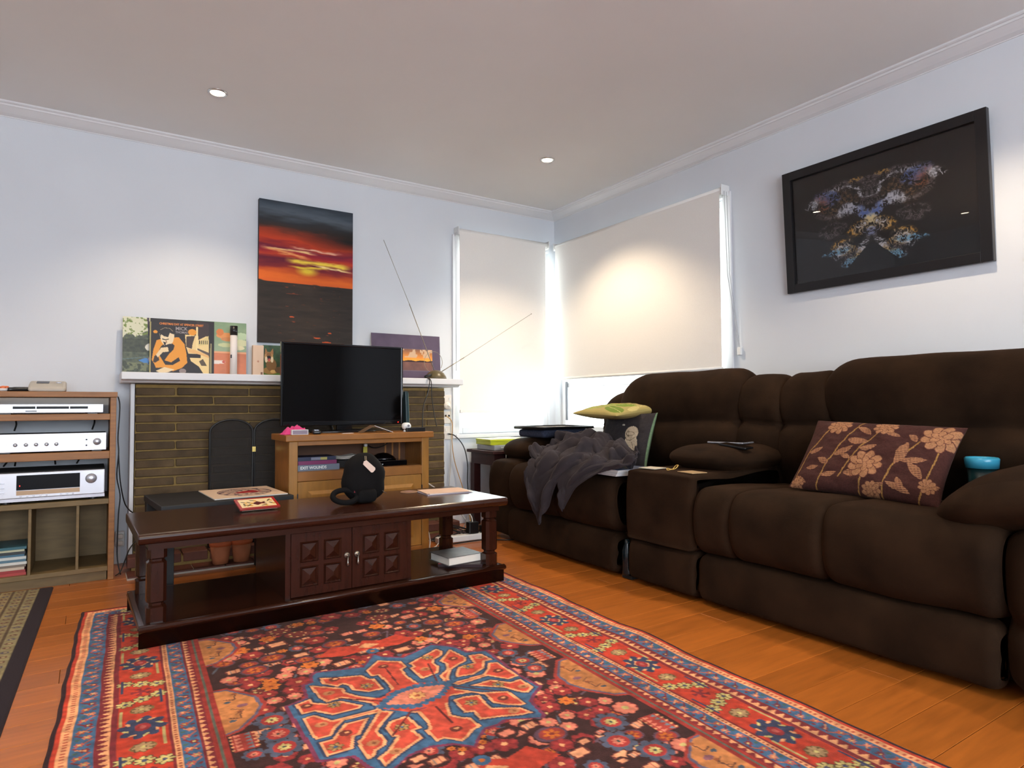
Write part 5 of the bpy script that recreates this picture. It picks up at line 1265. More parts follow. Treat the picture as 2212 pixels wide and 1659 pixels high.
# cupboard in the middle with two panelled doors
KX0, KX1 = -0.262, 0.282
KY = -TD2 + 0.048
part('cupboard_side', MB().box(KX0, KX0 + 0.02, KY, TD2 - .05, 0.0805, 0.3375), M_DWV, ct)
part('cupboard_side', MB().box(KX1 - 0.02, KX1, KY, TD2 - .05, 0.0805, 0.3375), M_DWV, ct)
part('cupboard_back', MB().box(KX0 + .02, KX1 - .02, TD2 - .065, TD2 - .052, 0.0805, 0.3375), M_DWV, ct)
M_HANDLE = mat('pewter', (150, 142, 132), 0.25, metal=0.9, var=0.05)
mid = (KX0 + KX1) / 2
for s in (-1, 1):
    xa, xb = (KX0 + 0.021, mid - 0.001) if s < 0 else (mid + 0.001, KX1 - 0.021)
    za, zb = 0.083, 0.335
    d = part('door', MB().box(xa, xb, KY - 0.004, KY + 0.012, za, zb), M_DWV, ct, bevel=0.0015)
    # the four carved panels
    fx0 = xa + (0.035 if s < 0 else 0.045); fx1 = xb - (0.045 if s < 0 else 0.035); fz0 = za + 0.036; fz1 = zb - 0.036
    cwid = (fx1 - fx0 - 0.022) / 2; chei = (fz1 - fz0 - 0.016) / 2
    for i in range(2):
        for j in range(2):
            a0 = fx0 + i * (cwid + 0.022); a1 = a0 + cwid; c0 = fz0 + j * (chei + 0.016); c1 = c0 + chei
            yb = KY - 0.0042; m_ = 0.009
            fr_ = MB()
            fr_.add([(a0, yb, c0), (a1, yb, c0), (a1, yb, c1), (a0, yb, c1), (a0 + m_ * .45, yb - .006, c0 + m_ * .45), (a1 - m_ * .45, yb - .006, c0 + m_ * .45), (a1 - m_ * .45, yb - .006, c1 - m_ * .45), (a0 + m_ * .45, yb - .006, c1 - m_ * .45),
                     (a0 + m_, yb - .0005, c0 + m_), (a1 - m_, yb - .0005, c0 + m_), (a1 - m_, yb - .0005, c1 - m_), (a0 + m_, yb - .0005, c1 - m_)],
                    [(0, 1, 5, 4), (1, 2, 6, 5), (2, 3, 7, 6), (3, 0, 4, 7), (4, 5, 9, 8), (5, 6, 10, 9), (6, 7, 11, 10), (7, 4, 8, 11)])
            part('panel_moulding', fr_, M_DWV, d)
            b0, b1, e0, e1 = a0 + m_, a1 - m_, c0 + m_, c1 - m_
            part('carved_panel', MB().add([(b0, yb - .0006, e0), (b1, yb - .0006, e0), (b1, yb - .0006, e1), (b0, yb - .0006, e1), ((b0 + b1) / 2, yb - .013, (e0 + e1) / 2 + .006), ((b0 + b1) / 2, yb - .013, (e0 + e1) / 2 - .006)],
                 [(0, 1, 5), (1, 2, 4, 5), (2, 3, 4), (3, 0, 5, 4)]), M_DWV, d)
    hx = mid + s * 0.022; hz = 0.222
    h_ = part('handle', MB().lathe([(0.013, 0), (0.013, 0.002), (0.009, 0.005), (0.004, 0.006), (0.004, 0.011), (0.0, 0.012)], (hx, KY - 0.004, hz), 18, 1), M_HANDLE, d, True)
    part('drop', MB().tube([(hx, KY - 0.016, hz - 0.004), (hx, KY - 0.016, hz - 0.018), (hx, KY - 0.016, hz - 0.026), (hx, KY - 0.016, hz - 0.034), (hx, KY - 0.016, hz - 0.040), (hx, KY - 0.016, hz - 0.044)], [0.0022, 0.0022, 0.004, 0.0055, 0.004, 0.0015], 10), M_HANDLE, h_, True)
CTM = Matrix.Translation((-2.232, -1.270, 0.0085)) @ Matrix.Rotation(CTA, 4, 'Z')
def on_ct(x, y, z): return CTM @ Vector((x, y, z))
TT = 0.4005
# painted tile box
w, h = 0.165, 0.115; c = Cv(w, h, 120, (160, 40, 34))
c.rect(.012, w - .012, .012, h - .012, (236, 208, 158))
BR = (92, 26, 28)
c.poly([(.060, .062), (.085, .040), (.100, .055), (.118, .045), (.112, .062), (.122, .078), (.098, .070), (.080, .084)], BR)
for x_, y_, a_ in ((.030, .045, .6), (.045, .080, 2.4), (.135, .035, 2.2), (.140, .070, .8), (.070, .030, .2), (.105, .088, 2.8), (.028, .070, 1.6), (.052, .052, .9)):
    c.ell(x_, y_, .014, .0045, (104, 92, 62), a_); c.ell(x_ + .008, y_ + .006, .007, .006, (206, 150, 60))
c.stroke([(.02, .09), (.05, .07), (.08, .06), (.13, .05)], .002, (80, 62, 44), False)
p0 = on_ct(-0.300, -0.010, TT)
ti = thing('painted_tile', 'red-edged painted tile with birds on the coffee table', 'tile', p0, CTA + 0.03, rot=(0.24, 0, CTA + 0.03))
part('tile', MB().box(-w / 2, w / 2, 0.012, h + 0.012, 0.004, 0.012), mat('tile_red_edge', (150, 38, 34), 0.3, var=0.05), ti, bevel=0.002)
flat_print(c, 'glaze_picture', mat('glaze', (200, 200, 200), 0.15, attr=True), ti, (-w / 2, 0.012, 0.0127), (1, 0, 0), (0, 1, 0))
part('wedge_foot', MB().box(-w / 2 + .01, w / 2 - .01, 0.02, 0.032, 0.0, 0.0045), M_SLEEVE, ti)
# round black bag
bg_ = thing('black_bag', 'round black fabric bag with a white tag on the coffee table', 'bag', on_ct(0.160, 0.010, TT), CTA)
M_NYLON = mat('black_nylon', (11, 9, 10), 0.85, var=0.25, vscale=20, spec=0.2, bump=0.15, bscale=90)
part('body', MB().soft((0, 0, 0.112), (0.099, 0.070, 0.112), (0.085, 0.064, 0.075), n=16, fn=lambda p: (p.x * (1.0 - 0.30 * max(0, p.z / .112) ** 1.5) + .004 * math.sin(p.z * 60), p.y * (1 - .2 * max(0, p.z / .112)), p.z)), M_NYLON, bg_, True)
part('strap', MB().tube([(-0.108 + 0.056 * math.cos(a), -0.055 + 0.026 * math.sin(a), 0.038 + 0.025 * math.sin(a)) for a in [2 * PI * i / 28 for i in range(28)]], 0.0125, 8, closed=True), M_NYLON, bg_, True)
part('lining_tab', MB().box(-0.066, -0.046, -0.055, -0.050, 0.050, 0.064), mat('dark_red_fabric', (120, 26, 40), 0.7), bg_)
part('front_pocket', MB().soft((-0.010, -0.058, 0.034), (0.048, 0.026, 0.033), 0.024, n=8), M_NYLON, bg_, True)
part('tag', MB().prism([(-0.028, 0.012), (0.028, 0.014), (0.034, 0.008), (0.034, -0.008), (0.028, -0.014), (-0.028, -0.012), (-0.034, 0.0)], -0.0006, 0.0006, 1), mat('tag_card', (226, 200, 184), 0.6), bg_).matrix_local = Matrix.Translation((-0.004, -0.075, 0.168)) @ Matrix.Rotation(0.75, 4, 'Y')
part('tag_string', MB().bar((-0.022, -0.073, 0.196), (-0.018, -0.060, 0.214), 0.0012, 5).bar((-0.016, -0.073, 0.194), (-0.012, -0.060, 0.213), 0.0012, 5), mat('string', (170, 150, 120), 0.8), bg_)
part('red_stitch', MB().bar((0.060, -0.054, 0.112), (0.076, -0.044, 0.124), 0.0015, 5), mat('red_thread', (170, 30, 40), 0.6), bg_)
part('zip_pull', MB().bar((0.068, -0.055, 0.050), (0.088, -0.058, 0.036), 0.0016, 6), M_HANDLE, bg_)
# coaster, envelopes, books
co = thing('coaster', 'small brown coaster on the coffee table beside the papers', 'coaster', on_ct(0.470, 0.175, TT), CTA + 0.2)
part('disc', MB().lathe([(0.0, 0.004), (0.042, 0.004), (0.045, 0.002), (0.045, 0.0), (0, 0)], n=24), mat('cork_brown', (140, 104, 76), 0.7, var=0.15, vscale=30), co)
part('picture', MB().box(-0.018, 0.018, -0.018, 0.018, 0.0041, 0.0046), mat('coaster_mauve', (150, 112, 104), 0.6, var=0.1), co)
en = thing('paper_stack', 'pale stack of papers and envelopes on the right end of the coffee table', 'papers', on_ct(0.620, 0.070, TT), CTA - 0.10)
part('envelope', MB().box(-0.125, 0.110, -0.085, 0.075, 0.0, 0.003), mat('envelope_lilac', (172, 164, 178), 0.7, var=0.03), en)
part('sheet', MB().box(-0.110, 0.125, -0.075, 0.085, 0.0032, 0.0052), M_PAPER, en)
o = part('folder', MB().box(-0.120, 0.105, -0.078, 0.080, 0.0054, 0.0090), mat('manila', (214, 178, 154), 0.7, var=0.03), en); o.rotation_euler = (0, 0, -0.06)
SHZ = 0.0806
bk1 = lay_book('hardback', 'thin black and red hardback under the grey book on the table shelf', 0, 0.21, 0, 0, 0.012, (40, 22, 28), depth=0.15)
bk1.location = on_ct(0.560, -0.190, SHZ); bk1.rotation_euler = (0, 0, CTA - 0.65)
part('corner_patch', MB().add([(-0.105, 0.0, 0.0122), (-0.04, 0.0, 0.0122), (-0.105, 0.06, 0.0122)], [(0, 1, 2)]), mat('crimson', (176, 40, 60), 0.4), bk1)
bk2 = lay_book('hardback', 'thick grey-covered hardback on the coffee table shelf', 0, 0.185, 0, 0, 0.038, (92, 88, 88), depth=0.17)
bk2.location = on_ct(0.590, -0.190, SHZ + 0.0125); bk2.rotation_euler = (0, 0, CTA + 0.06)
for ch in list(bk2.children):
    if ch.name.startswith('cover'): bpy.data.objects.remove(ch)
part('cover', MB().box(-0.095, 0.095, 0, 0.17, 0, 0.0025).box(-0.095, 0.095, 0, 0.17, 0.0355, 0.038).box(0.0925, 0.095, 0, 0.17, 0.0025, 0.0355), mat('cover_greycloth', (100, 96, 94), 0.35, var=0.25, vscale=20), bk2)

# ------------------------------------------------------------------ wall sockets, power board and leads
M_PLATE = mat('socket_plate', (222, 214, 206), 0.4, var=0.02)
def plate(label, xc, z0, z1, w=0.072):
    t = thing('wall_socket', label, 'wall socket', (xc, 0, (z0 + z1) / 2), group='socket plates beside the fireplace')
    h2 = (z1 - z0) / 2
    part('plate', MB().box(-w / 2, w / 2, -0.011, 0.0, -h2, h2), M_PLATE, t, bevel=0.003)
    return t
t = plate('highest socket plate with a round plug beside the fireplace', -0.985, 0.828, 0.930)
part('plug', MB().lathe([(0.026, 0.0), (0.026, 0.022), (0.022, 0.028), (0, 0.028)], (-0.012, -0.011, -0.025), 22, 1), M_PLATE, t, True)
part('rocker', MB().box(0.014, 0.026, -0.014, -0.011, 0.01, 0.03), M_PLASTIC_W, t, bevel=0.001)
t = plate('middle socket plate with two round black holes', -0.985, 0.725, 0.812)
for dx in (-0.012, 0.014): part('socket_hole', MB().cyl((dx, -0.011, 0.012), 0.008, 0.0015, 14, 1), M_BLACK, t)
t = plate('lowest socket plate with a black aerial lead', -0.985, 0.610, 0.705)
part('connector', MB().cyl((0.005, -0.011, -0.008), 0.007, 0.018, 12, 1), M_KNOB, t)
part('rocker', MB().box(-0.018, -0.008, -0.014, -0.011, 0.012, 0.032), M_PLASTIC_W, t, bevel=0.001)
cable('cable', 'black aerial lead arching from the lowest socket plate', [(-0.980, -0.03, 0.650), (-0.95, -0.07, 0.635), (-0.900, -0.10, 0.56), (-0.880, -0.12, 0.44), (-0.885, -0.13, 0.30), (-0.88, -0.16, 0.12), (-0.86, -0.22, 0.01), (-0.98, -0.30, 0.006), (-1.15, -0.36, 0.006)], 0.0042, M_CABLE)
cable('cable', 'tan lead hanging from the middle socket plate', [(-0.997, -0.014, 0.780), (-0.965, -0.045, 0.735), (-0.970, -0.055, 0.60), (-0.955, -0.07, 0.45), (-0.905, -0.10, 0.26), (-0.885, -0.12, 0.14), (-0.90, -0.20, 0.02), (-1.02, -0.30, 0.007)], 0.003, M_CABLEO)
cable('cable', 'pale grey lead hanging from the round plug', [(-0.997, -0.042, 0.855), (-0.975, -0.045, 0.83), (-0.967, -0.03, 0.68), (-0.967, -0.035, 0.45), (-0.985, -0.05, 0.33), (-1.01, -0.08, 0.12), (-1.05, -0.2, 0.008)], 0.003, M_CABLEW)
cable('cable', 'white lead slanting from the television cabinet to the wall', [(-1.47, -0.56, 0.44), (-1.40, -0.54, 0.38), (-1.28, -0.52, 0.30), (-1.16, -0.50, 0.18), (-1.06, -0.48, 0.06), (-1.08, -0.50, 0.006)], 0.004, M_CABLEW)
cable('cable', 'black and white leads falling behind the television cabinet', [(-1.455, -0.56, 0.69), (-1.452, -0.56, 0.52), (-1.450, -0.55, 0.38), (-1.455, -0.55, 0.20), (-1.45, -0.53, 0.01)], 0.005, M_CABLE)
cable('cable', 'looped white lead on the floor by the cabinet foot', [(-1.47, -0.60, 0.18), (-1.440, -0.62, 0.12), (-1.425, -0.63, 0.05), (-1.440, -0.66, 0.006), (-1.40, -0.65, 0.006), (-1.355, -0.60, 0.012)], 0.004, M_CABLEW)
rq = random.Random(5)
spots = ['nearest the hearth', 'across the power board', 'beside the black adapter', 'near the side table foot', 'under the coffee table end']
for k in range(5):
    pts = [(-1.32 + .08 * k + rq.uniform(-.05, .05), -0.505 + rq.uniform(-.02, .02), 0.008)]
    for i in range(7):
        pts.append((-1.18 + rq.uniform(-.17, .25), -0.505 + rq.uniform(-.025, .035), 0.010 + abs(rq.uniform(0, .10)) * (i % 2)))
    cable('loose_cable', 'tangled black flex on the floor, coil %s' % spots[k], pts, 0.0032, M_CABLE, 'cable', 'tangled leads on the floor', 70)
cable('cable', 'long black flex running along the floor towards the sofa', [(-1.34, -0.64, 0.006), (-1.10, -0.625, 0.006), (-1.0, -0.66, 0.006), (-0.93, -0.72, 0.006), (-0.86, -0.72, 0.006), (-0.80, -0.66, 0.006)], 0.004, M_CABLE)
pb = thing('power_board', 'white power board on the floor behind the coffee table', 'power board', (-1.170, -0.565, 0.0), -0.03)
part('strip', MB().box(-0.175, 0.175, -0.027, 0.027, 0.002, 0.040), M_PLASTIC_W, pb, bevel=0.006, seg=3)
for i in range(5): part('outlet', MB().cyl((-0.12 + i * 0.058, 0, 0.040), 0.019, 0.0015, 18), M_PLATE, pb)
ad = thing('power_adapter', 'square black power adapter plugged into the power board', 'adapter', (-1.095, -0.565, 0.042))
part('block', MB().box(-0.034, 0.034, -0.024, 0.024, 0.0, 0.072), M_BLACK, ad, bevel=0.004)
part('flex', MB().tube(cr([(0.0, 0.0, 0.070), (0.0, 0.01, 0.10), (-0.015, 0.02, 0.12), (-0.01, 0.05, 0.08), (-0.04, 0.09, -0.03)], 18, False), 0.004, 6), M_CABLEW, ad, True)
ad2 = thing('power_adapter', 'smaller black plug at the right end of the power board', 'adapter', (-1.018, -0.570, 0.042))
part('block', MB().box(-0.022, 0.022, -0.020, 0.020, 0.0, 0.045), M_BLACK, ad2, bevel=0.006, seg=3)
part('flex', MB().tube(cr([(0.0, 0.0, 0.044), (0.01, 0.01, 0.07), (0.04, 0.03, 0.05), (0.07, 0.05, -0.03)], 14, False), 0.003, 6), M_CABLE, ad2, True)
t = thing('plug_adapter', 'white double plug adaptor at the foot of the wall by the shelf unit', 'adaptor', (-2.995, -0.016, 0.135))
part('block', MB().box(-0.022, 0.022, -0.030, 0.0155, -0.040, 0.040), M_PLASTIC_W, t, bevel=0.006, seg=3)
for z_ in (-0.018, 0.018): part('plug', MB().soft((0.0, -0.042, z_), (0.016, 0.012, 0.013), 0.009, n=6), M_PLATE, t, True)
# ------------------------------------------------------------------ sofa
SO = Vector((-0.955, -0.76, 0)); SU = Vector((-0.0100, -0.99995, 0)); SA = math.atan2(SU.y, SU.x)
SM = Matrix.Translation(SO) @ Matrix.Rotation(SA, 4, 'Z')
def on_sofa(u, v, z): return SM @ Vector((u, v, z))
M_SOFA = mat('brown_velour', (39, 26, 16), 0.9, var=0.38, vscale=6, spec=0.08, sheen=0.12, sheencol=(120, 80, 52), bump=0.25, bscale=260)
so = thing('recliner_sofa', 'long dark brown velour recliner sofa under the window wall', 'sofa', SO, SA)
def wob(amp, s):
    from mathutils import noise as mn
    return lambda u, v, z: (u, v + amp * mn.noise(Vector((u * 5 + s, v * 5, z * 5))), z + amp * mn.noise(Vector((u * 5, v * 5 + s, z * 5 + 7))))
SEAT = cr([(0.05, 0.205), (-0.005, 0.235), (-0.030, 0.30), (-0.032, 0.38), (-0.005, 0.445), (0.06, 0.472), (0.25, 0.470), (0.50, 0.455), (0.62, 0.43), (0.63, 0.28), (0.45, 0.20), (0.2, 0.19)], 48)
FOOT = cr([(0.08, 0.022), (0.012, 0.025), (-0.006, 0.05), (-0.010, 0.12), (0.000, 0.175), (0.025, 0.20), (0.09, 0.20), (0.11, 0.11)], 32)
def sp(name, mb, label=None): return part(name, mb, M_SOFA, so, True, label=label)
sp('base', MB().box(0.02, 2.75, 0.13, 0.82, 0.03, 0.30))
# left seat
def zs(pr, k=1.06): return [(v_, z_ * k) for v_, z_ in pr]
SEAT = zs(SEAT); FOOT = zs(FOOT)
sp('seat_cushion', MB().loft(SEAT, 0.045, 0.54, 0.045, 12, wob(.008, 1)))
sp('seat_cushion', MB().loft(SEAT, 0.52, 1.00, 0.045, 12, wob(.008, 2)))
sp('footrest_panel', MB().loft(FOOT, 0.00, 0.995, 0.035, 16, wob(.006, 3)))
# console
CON = zs(cr([(0.04, 0.205), (-0.012, 0.225), (-0.020, 0.36), (-0.010, 0.485), (0.03, 0.513), (0.30, 0.515), (0.60, 0.515), (0.62, 0.40), (0.5, 0.21)], 48))
sp('console_body', MB().loft(CON, 1.083, 1.500, 0.030, 12, wob(.004, 4)))
sp('console_skirt', MB().loft(FOOT, 1.088, 1.495, 0.025, 10, wob(.004, 5)))
sp('console_arm_pad', MB().soft((1.330, 0.440, 0.598), (0.205, 0.270, 0.052), (0.12, 0.14, 0.051), (0, 0, 0.012), n=16))
# right seats
sp('seat_cushion', MB().loft(SEAT, 1.500, 1.700, 0.045, 8, wob(.008, 6)))
sp('seat_cushion', MB().loft(SEAT, 1.680, 2.095, 0.050, 12, wob(.010, 7)))
sp('seat_cushion', MB().loft(SEAT, 2.075, 2.610, 0.050, 12, wob(.010, 8)))
sp('footrest_panel', MB().loft(FOOT, 1.510, 2.600, 0.035, 18, wob(.006, 9)))
# backs
def back(u0, u1, top, rend=0.075, v0=0.0, s=1, nm='back_cushion', r2=None):
    k = top / 1.06 - 1.0
    pr = zs(cr([(0.640 + v0, 0.40), (0.585 + v0, 0.46), (0.555 + v0, 0.56), (0.560 + v0, 0.66), (0.592 + v0, 0.715), (0.580 + v0, 0.77 + k * .5), (0.570 + v0, 0.86 + k), (0.590 + v0, 0.94 + k), (0.640 + v0, 0.985 + k), (0.710 + v0, 1.0 + k), (0.785 + v0, 0.97 + k), (0.825 + v0, 0.88 + k), (0.835 + v0, 0.60), (0.82 + v0, 0.42)], 56))
    sp(nm, MB().loft(pr, u0, u1, rend, 14, wob(.012, s), r2))
back(0.325, 1.290, 1.042, 0.24, 0.0, 11, r2=0.09)
back(0.130, 0.520, 0.935, 0.19, 0.03, 12, 'back_wing')
back(1.255, 1.515, 1.000, 0.060, 0.01, 13)
back(1.495, 1.755, 1.004, 0.060, 0.01, 14)
back(1.710, 2.640, 1.054, 0.13, 0.0, 15, r2=0.10)
back(2.570, 2.870, 0.980, 0.070, 0.02, 16, 'back_wing')
# arms
def arm(u0, u1, inner, s):
    ARMB = zs(cr([(0.06, 0.03), (0.010, 0.06), (0.000, 0.15), (0.022, 0.20), (-0.004, 0.25), (-0.010, 0.36), (0.012, 0.44), (0.08, 0.475), (0.4, 0.48), (0.80, 0.47), (0.84, 0.3), (0.82, 0.04), (0.4, 0.03)], 56))
    sp('arm_body', MB().loft(ARMB, u0, u1, 0.095, 8, wob(.008, s)))
arm(-0.270, 0.060, 1, 21); arm(2.600, 2.990, -1, 22)
sp('arm_pad', MB().soft((-0.095, 0.440, 0.560), (0.190, 0.345, 0.072), (0.12, 0.14, 0.070), (0, 0, 0.012), n=16))
sp('arm_pad', MB().soft((2.700, 0.385, 0.572), (0.315, 0.410, 0.088), (0.20, 0.22, 0.086), (0, 0, 0.022), n=18, fn=lambda p: (p.x, p.y, p.z - 0.085 * max(0.0, -p.x / 0.315) ** 1.6)))
part('recliner_mechanism', MB().box(1.006, 1.080, 0.10, 0.18, 0.0, 0.24).box(1.010, 1.077, 0.03, 0.10, 0.004, 0.02), M_BLACKM, so)
part('recliner_cable', MB().tube(cr([(1.04, 0.095, 0.21), (1.05, 0.07, 0.14), (1.03, 0.08, 0.06), (1.05, 0.09, 0.01)], 14, False), 0.004, 6), M_CABLE, so, True)

# things on the sofa --------------------------------------------------
def pillow(w, h, T, n, cvx=None, curve=0.0, pinch=0.06):
    """front face carries the canvas; returns a grid mesh folded front to back"""
    a = np.linspace(-1, 1, n); m = np.linspace(-1, 1, n)
    U, Vv = np.meshgrid(a, m)
    th = T * np.clip((1 - U ** 2) * (1 - Vv ** 2), 0, 1) ** 0.42
    k = 1 - pinch * (1 - (U ** 2) * (Vv ** 2)) * (np.maximum(np.abs(U), np.abs(Vv)) ** 4)
    Xp = U * w / 2 * (1 - pinch * (1 - Vv ** 2) * np.abs(U) ** 3 * 0 - pinch * (1 - np.abs(Vv) ** 2) * (np.abs(U) ** 4)); Yp = Vv * h / 2 * (1 - pinch * (1 - np.abs(U) ** 2) * (np.abs(Vv) ** 4))
    return Xp, Yp, th
def pillow_obj(name, cv_front, back_col, w, h, T, parent, m, n=90, wr=0.004, seed=1, edgecol=None):
    Xp, Yp, th = pillow(w, h, T, n)
    wrn = (fnoise((n, n), (7, 7), seed, 3) - .5) * wr * 4 * np.clip(th / T, 0, 1)
    F = np.stack([Xp, Yp, th + wrn], -1); B = np.stack([Xp, Yp, -th + wrn * .5], -1)
    ii = np.clip(((1 - (np.linspace(-1, 1, n) + 1) / 2) * (cv_front.ny - 1)).astype(int), 0, cv_front.ny - 1); jj = ((np.linspace(0, 1, n)) * (cv_front.nx - 1)).astype(int)
    cf = cv_front.img[np.ix_(ii, jj)]
    o1 = link('front_cover', grid_mesh('front_cover', F[::-1], cf[::-1]), m, parent)
    cb = np.zeros((n, n, 3)); cb[:] = back_col
    link('back_cover', grid_mesh('back_cover', B, cb), m, parent)
    return o1
M_FAB = mat('woven_fabric', (200, 200, 200), 0.9, attr=True, spec=0.15, sheen=0.1, sheencol=(200, 170, 150), bump=0.3, bscale=350)
def orient(t, org, ex, ey): basis(t, org, ex, ey)
Zv = Vector((0, 0, 1)); SV = Vector((0.99995, -0.0100, 0))
# floral cushion
w, h = 0.575, 0.345; c = Cv(.60, .36, 420, (66, 38, 34)); LF = (158, 112, 80); ST = (146, 108, 60)
def leafs(x, y, a, L, wd):
    pts = []
    for i in range(13):
        t = i / 12; pts.append((t * L, wd * math.sin(PI * t) ** .8))
    pts = pts + [(px, -py * .55) for px, py in pts[::-1]]
    ca, sa = math.cos(a), math.sin(a); P = [(x + px * ca - py * sa, y + px * sa + py * ca) for px, py in pts]
    xs = [p[0] for p in P]; ys = [p[1] for p in P]
    before = c.img.copy(); c.poly(P, LF)
    stripe = (np.sin((c.Y + c.X * .12) * 2 * PI / .0075) > .55); msk = stripe & (c.img != before).any(-1); c.img[msk] = (92, 54, 46)
def bloom(x, y, r):
    for ring, (rr, nn_, sz) in enumerate(((.66, 9, .40), (.34, 6, .26), (0.02, 1, .14))):
        for i in range(nn_):
            a = 2 * PI * i / nn_ + ring * .4; px, py = x + r * rr * math.cos(a), y + r * rr * math.sin(a) * .92
            c.ell(px, py, r * sz * 1.1, r * sz * .82, (92, 54, 44), a); c.ell(px, py, r * sz, r * sz * .68, LF, a)
stems = [[(.02, .36), (.04, .22), (.09, .10), (.13, .0)], [(.13, .36), (.16, .22), (.20, .10), (.24, .0)], [(.22, .30), (.27, .17), (.33, .06), (.345, .0)], [(.40, .36), (.41, .24), (.47, .13), (.52, .02)], [(.53, .36), (.55, .24), (.56, .12), (.57, .05)], [(.31, .36), (.315, .27), (.31, .22)]]
for s_ in stems: c.stroke(cr(s_, 24, False), .006, ST, False)
for x_, y_, a_, L_, w_ in ((.05, .20, -.5, .07, .016), (.06, .27, -.2, .06, .014), (.165, .20, -.5, .09, .022), (.16, .25, 3.6, .06, .018), (.14, .30, -.3, .07, .016), (.205, .12, .1, .09, .025), (.27, .17, -.4, .07, .016), (.25, .22, 3.5, .05, .014), (.235, .28, -.2, .08, .022), (.34, .07, .3, .07, .014), (.42, .22, -1.4, .11, .026), (.43, .20, -.2, .10, .018), (.41, .30, .2, .07, .016), (.44, .27, .9, .06, .014), (.53, .27, 3.9, .09, .022), (.55, .30, -.5, .05, .014), (.50, .33, 3.4, .07, .016), (.03, .31, .5, .06, .014), (.35, .33, -.4, .06, .014), (.29, .09, -2.6, .08, .018), (.47, .11, -2.4, .05, .016)): leafs(x_, y_, a_, L_, w_)
bloom(.14, .045, .050); bloom(.335, .045, .045); bloom(.315, .235, .062); bloom(.545, .075, .066); bloom(.36, .34, .035); bloom(.04, .345, .03); bloom(.555, .29, .03)
c.img *= (.88 + .24 * fnoise(c.img.shape[:2], (120, 180), 91, 1))[..., None]
cu = thing('floral_cushion', 'brown cushion with tan woven flowers on the right of the sofa', 'cushion')
orient(cu, on_sofa(2.055, 0.380, 0.632), SU + Zv * -0.030, SV * 0.75 + Zv)
pillow_obj('floral', c, (70, 44, 38), w, h, 0.062, cu, M_FAB, n=300, wr=0.006, seed=5)
# owl cushion and leaf cushion at the left
w, h = 0.42, 0.36; c = Cv(w, h, 200, (54, 50, 52))
ox, oy = .285, .135
c.ell(ox + .004, oy + .09, .056, .090, (206, 186, 158)); c.ell(ox - .004, oy, .050, .044, (206, 186, 158))
IN = (112, 92, 72)
c.stroke([(ox - .035 + .034 * math.cos(a) + .022, oy + .002 + .012 * math.sin(a)) for a in [PI * 2 * i / 16 for i in range(17)]], .0028, IN, False)
c.stroke([(ox - .040, oy - .012), (ox - .03, oy - .015), (ox - .022, oy + .012), (ox - .034, oy + .018), (ox - .042, oy)], .0028, IN, True)
c.poly([(ox - .028, oy + .010), (ox - .016, oy + .014), (ox - .026, oy + .030)], IN); c.stroke([(ox + .01, oy + .05), (ox + .035, oy + .09), (ox + .03, oy + .15)], .003, IN, False)
c.stroke([(ox - .045, oy + .02), (ox - .03, oy + .04), (ox + .0, oy + .042), (ox + .035, oy + .02)], .0028, IN, False)
c.ell(.20, .085, .012, .006, (200, 190, 170))
c.rect(w - .008, w, 0, h, (110, 132, 100)); c.img *= (.92 + .16 * fnoise(c.img.shape[:2], (90, 110), 95, 1))[..., None]
ow = thing('owl_cushion', 'dark grey cushion printed with a pale owl on the sofa', 'cushion')
orient(ow, on_sofa(0.585, 0.455, 0.635), SU, SV * 0.30 + Zv)
pillow_obj('owl', c, (72, 88, 70), w, h, 0.040, ow, M_FAB, n=150, seed=6)
w, h = 0.40, 0.38; c = Cv(.44, .40, 200, (172, 156, 96)); n1 = fnoise(c.img.shape[:2], (4, 5), 97, 2)
for x_, y_, rx_, ry_, a_, cc in ((.10, .12, .12, .04, .5, (196, 176, 88)), (.25, .20, .13, .05, -.3, (120, 144, 54)), (.34, .10, .09, .04, .8, (186, 170, 110)), (.15, .29, .11, .045, -.6, (150, 158, 80)), (.33, .32, .10, .05, .3, (112, 134, 50)), (.07, .21, .05, .05, 0, (150, 104, 76)), (.22, .07, .07, .03, .2, (104, 128, 46)), (.40, .22, .06, .03, 1.2, (200, 184, 120))):
    c.ell(x_, y_, rx_, ry_, cc, a_); c.line((x_ - rx_ * math.cos(a_), y_ - rx_ * math.sin(a_)), (x_ + rx_ * math.cos(a_), y_ + rx_ * math.sin(a_)), .004, (206, 196, 130))
lf = thing('leaf_cushion', 'yellow and green leaf-patterned cushion lying on the owl cushion', 'cushion')
orient(lf, on_sofa(0.490, 0.480, 0.815), SU + Zv * -0.03, SV + Zv * 0.10)
pillow_obj('leaf', c, (160, 140, 84), w, h, 0.042, lf, M_FAB, n=110, seed=7)
# grey throw
nu, nv = 90, 150
path = cr([(0.40, 0.60), (0.36, 0.655), (0.31, 0.665), (0.25, 0.640), (0.17, 0.600), (0.06, 0.560), (-0.030, 0.520), (-0.068, 0.44), (-0.072, 0.35), (-0.064, 0.26), (-0.06, 0.16)], nv, False)
pl = np.array(path); seg = np.concatenate([[0], np.cumsum(np.hypot(*np.diff(pl, axis=0).T))]); LT = seg[-1]
s_ = np.linspace(0, 1, nu)
hem = np.interp(s_, [0, .10, .22, .34, .46, .55, .66, .74, .80, .88, 1.0], [.66, .83, .98, .95, .84, .68, .78, .86, .70, .60, .555])
top0 = np.interp(s_, [0, .25, .5, .75, 1], [.22, .04, 0, .06, .24])
P = np.zeros((nv, nu, 3)); rr = np.random.default_rng(4)
fz = fnoise((nv, nu), (7, 6), 14, 3) - .5; fz2 = fnoise((nv, nu), (4, 11), 15, 2) - .5
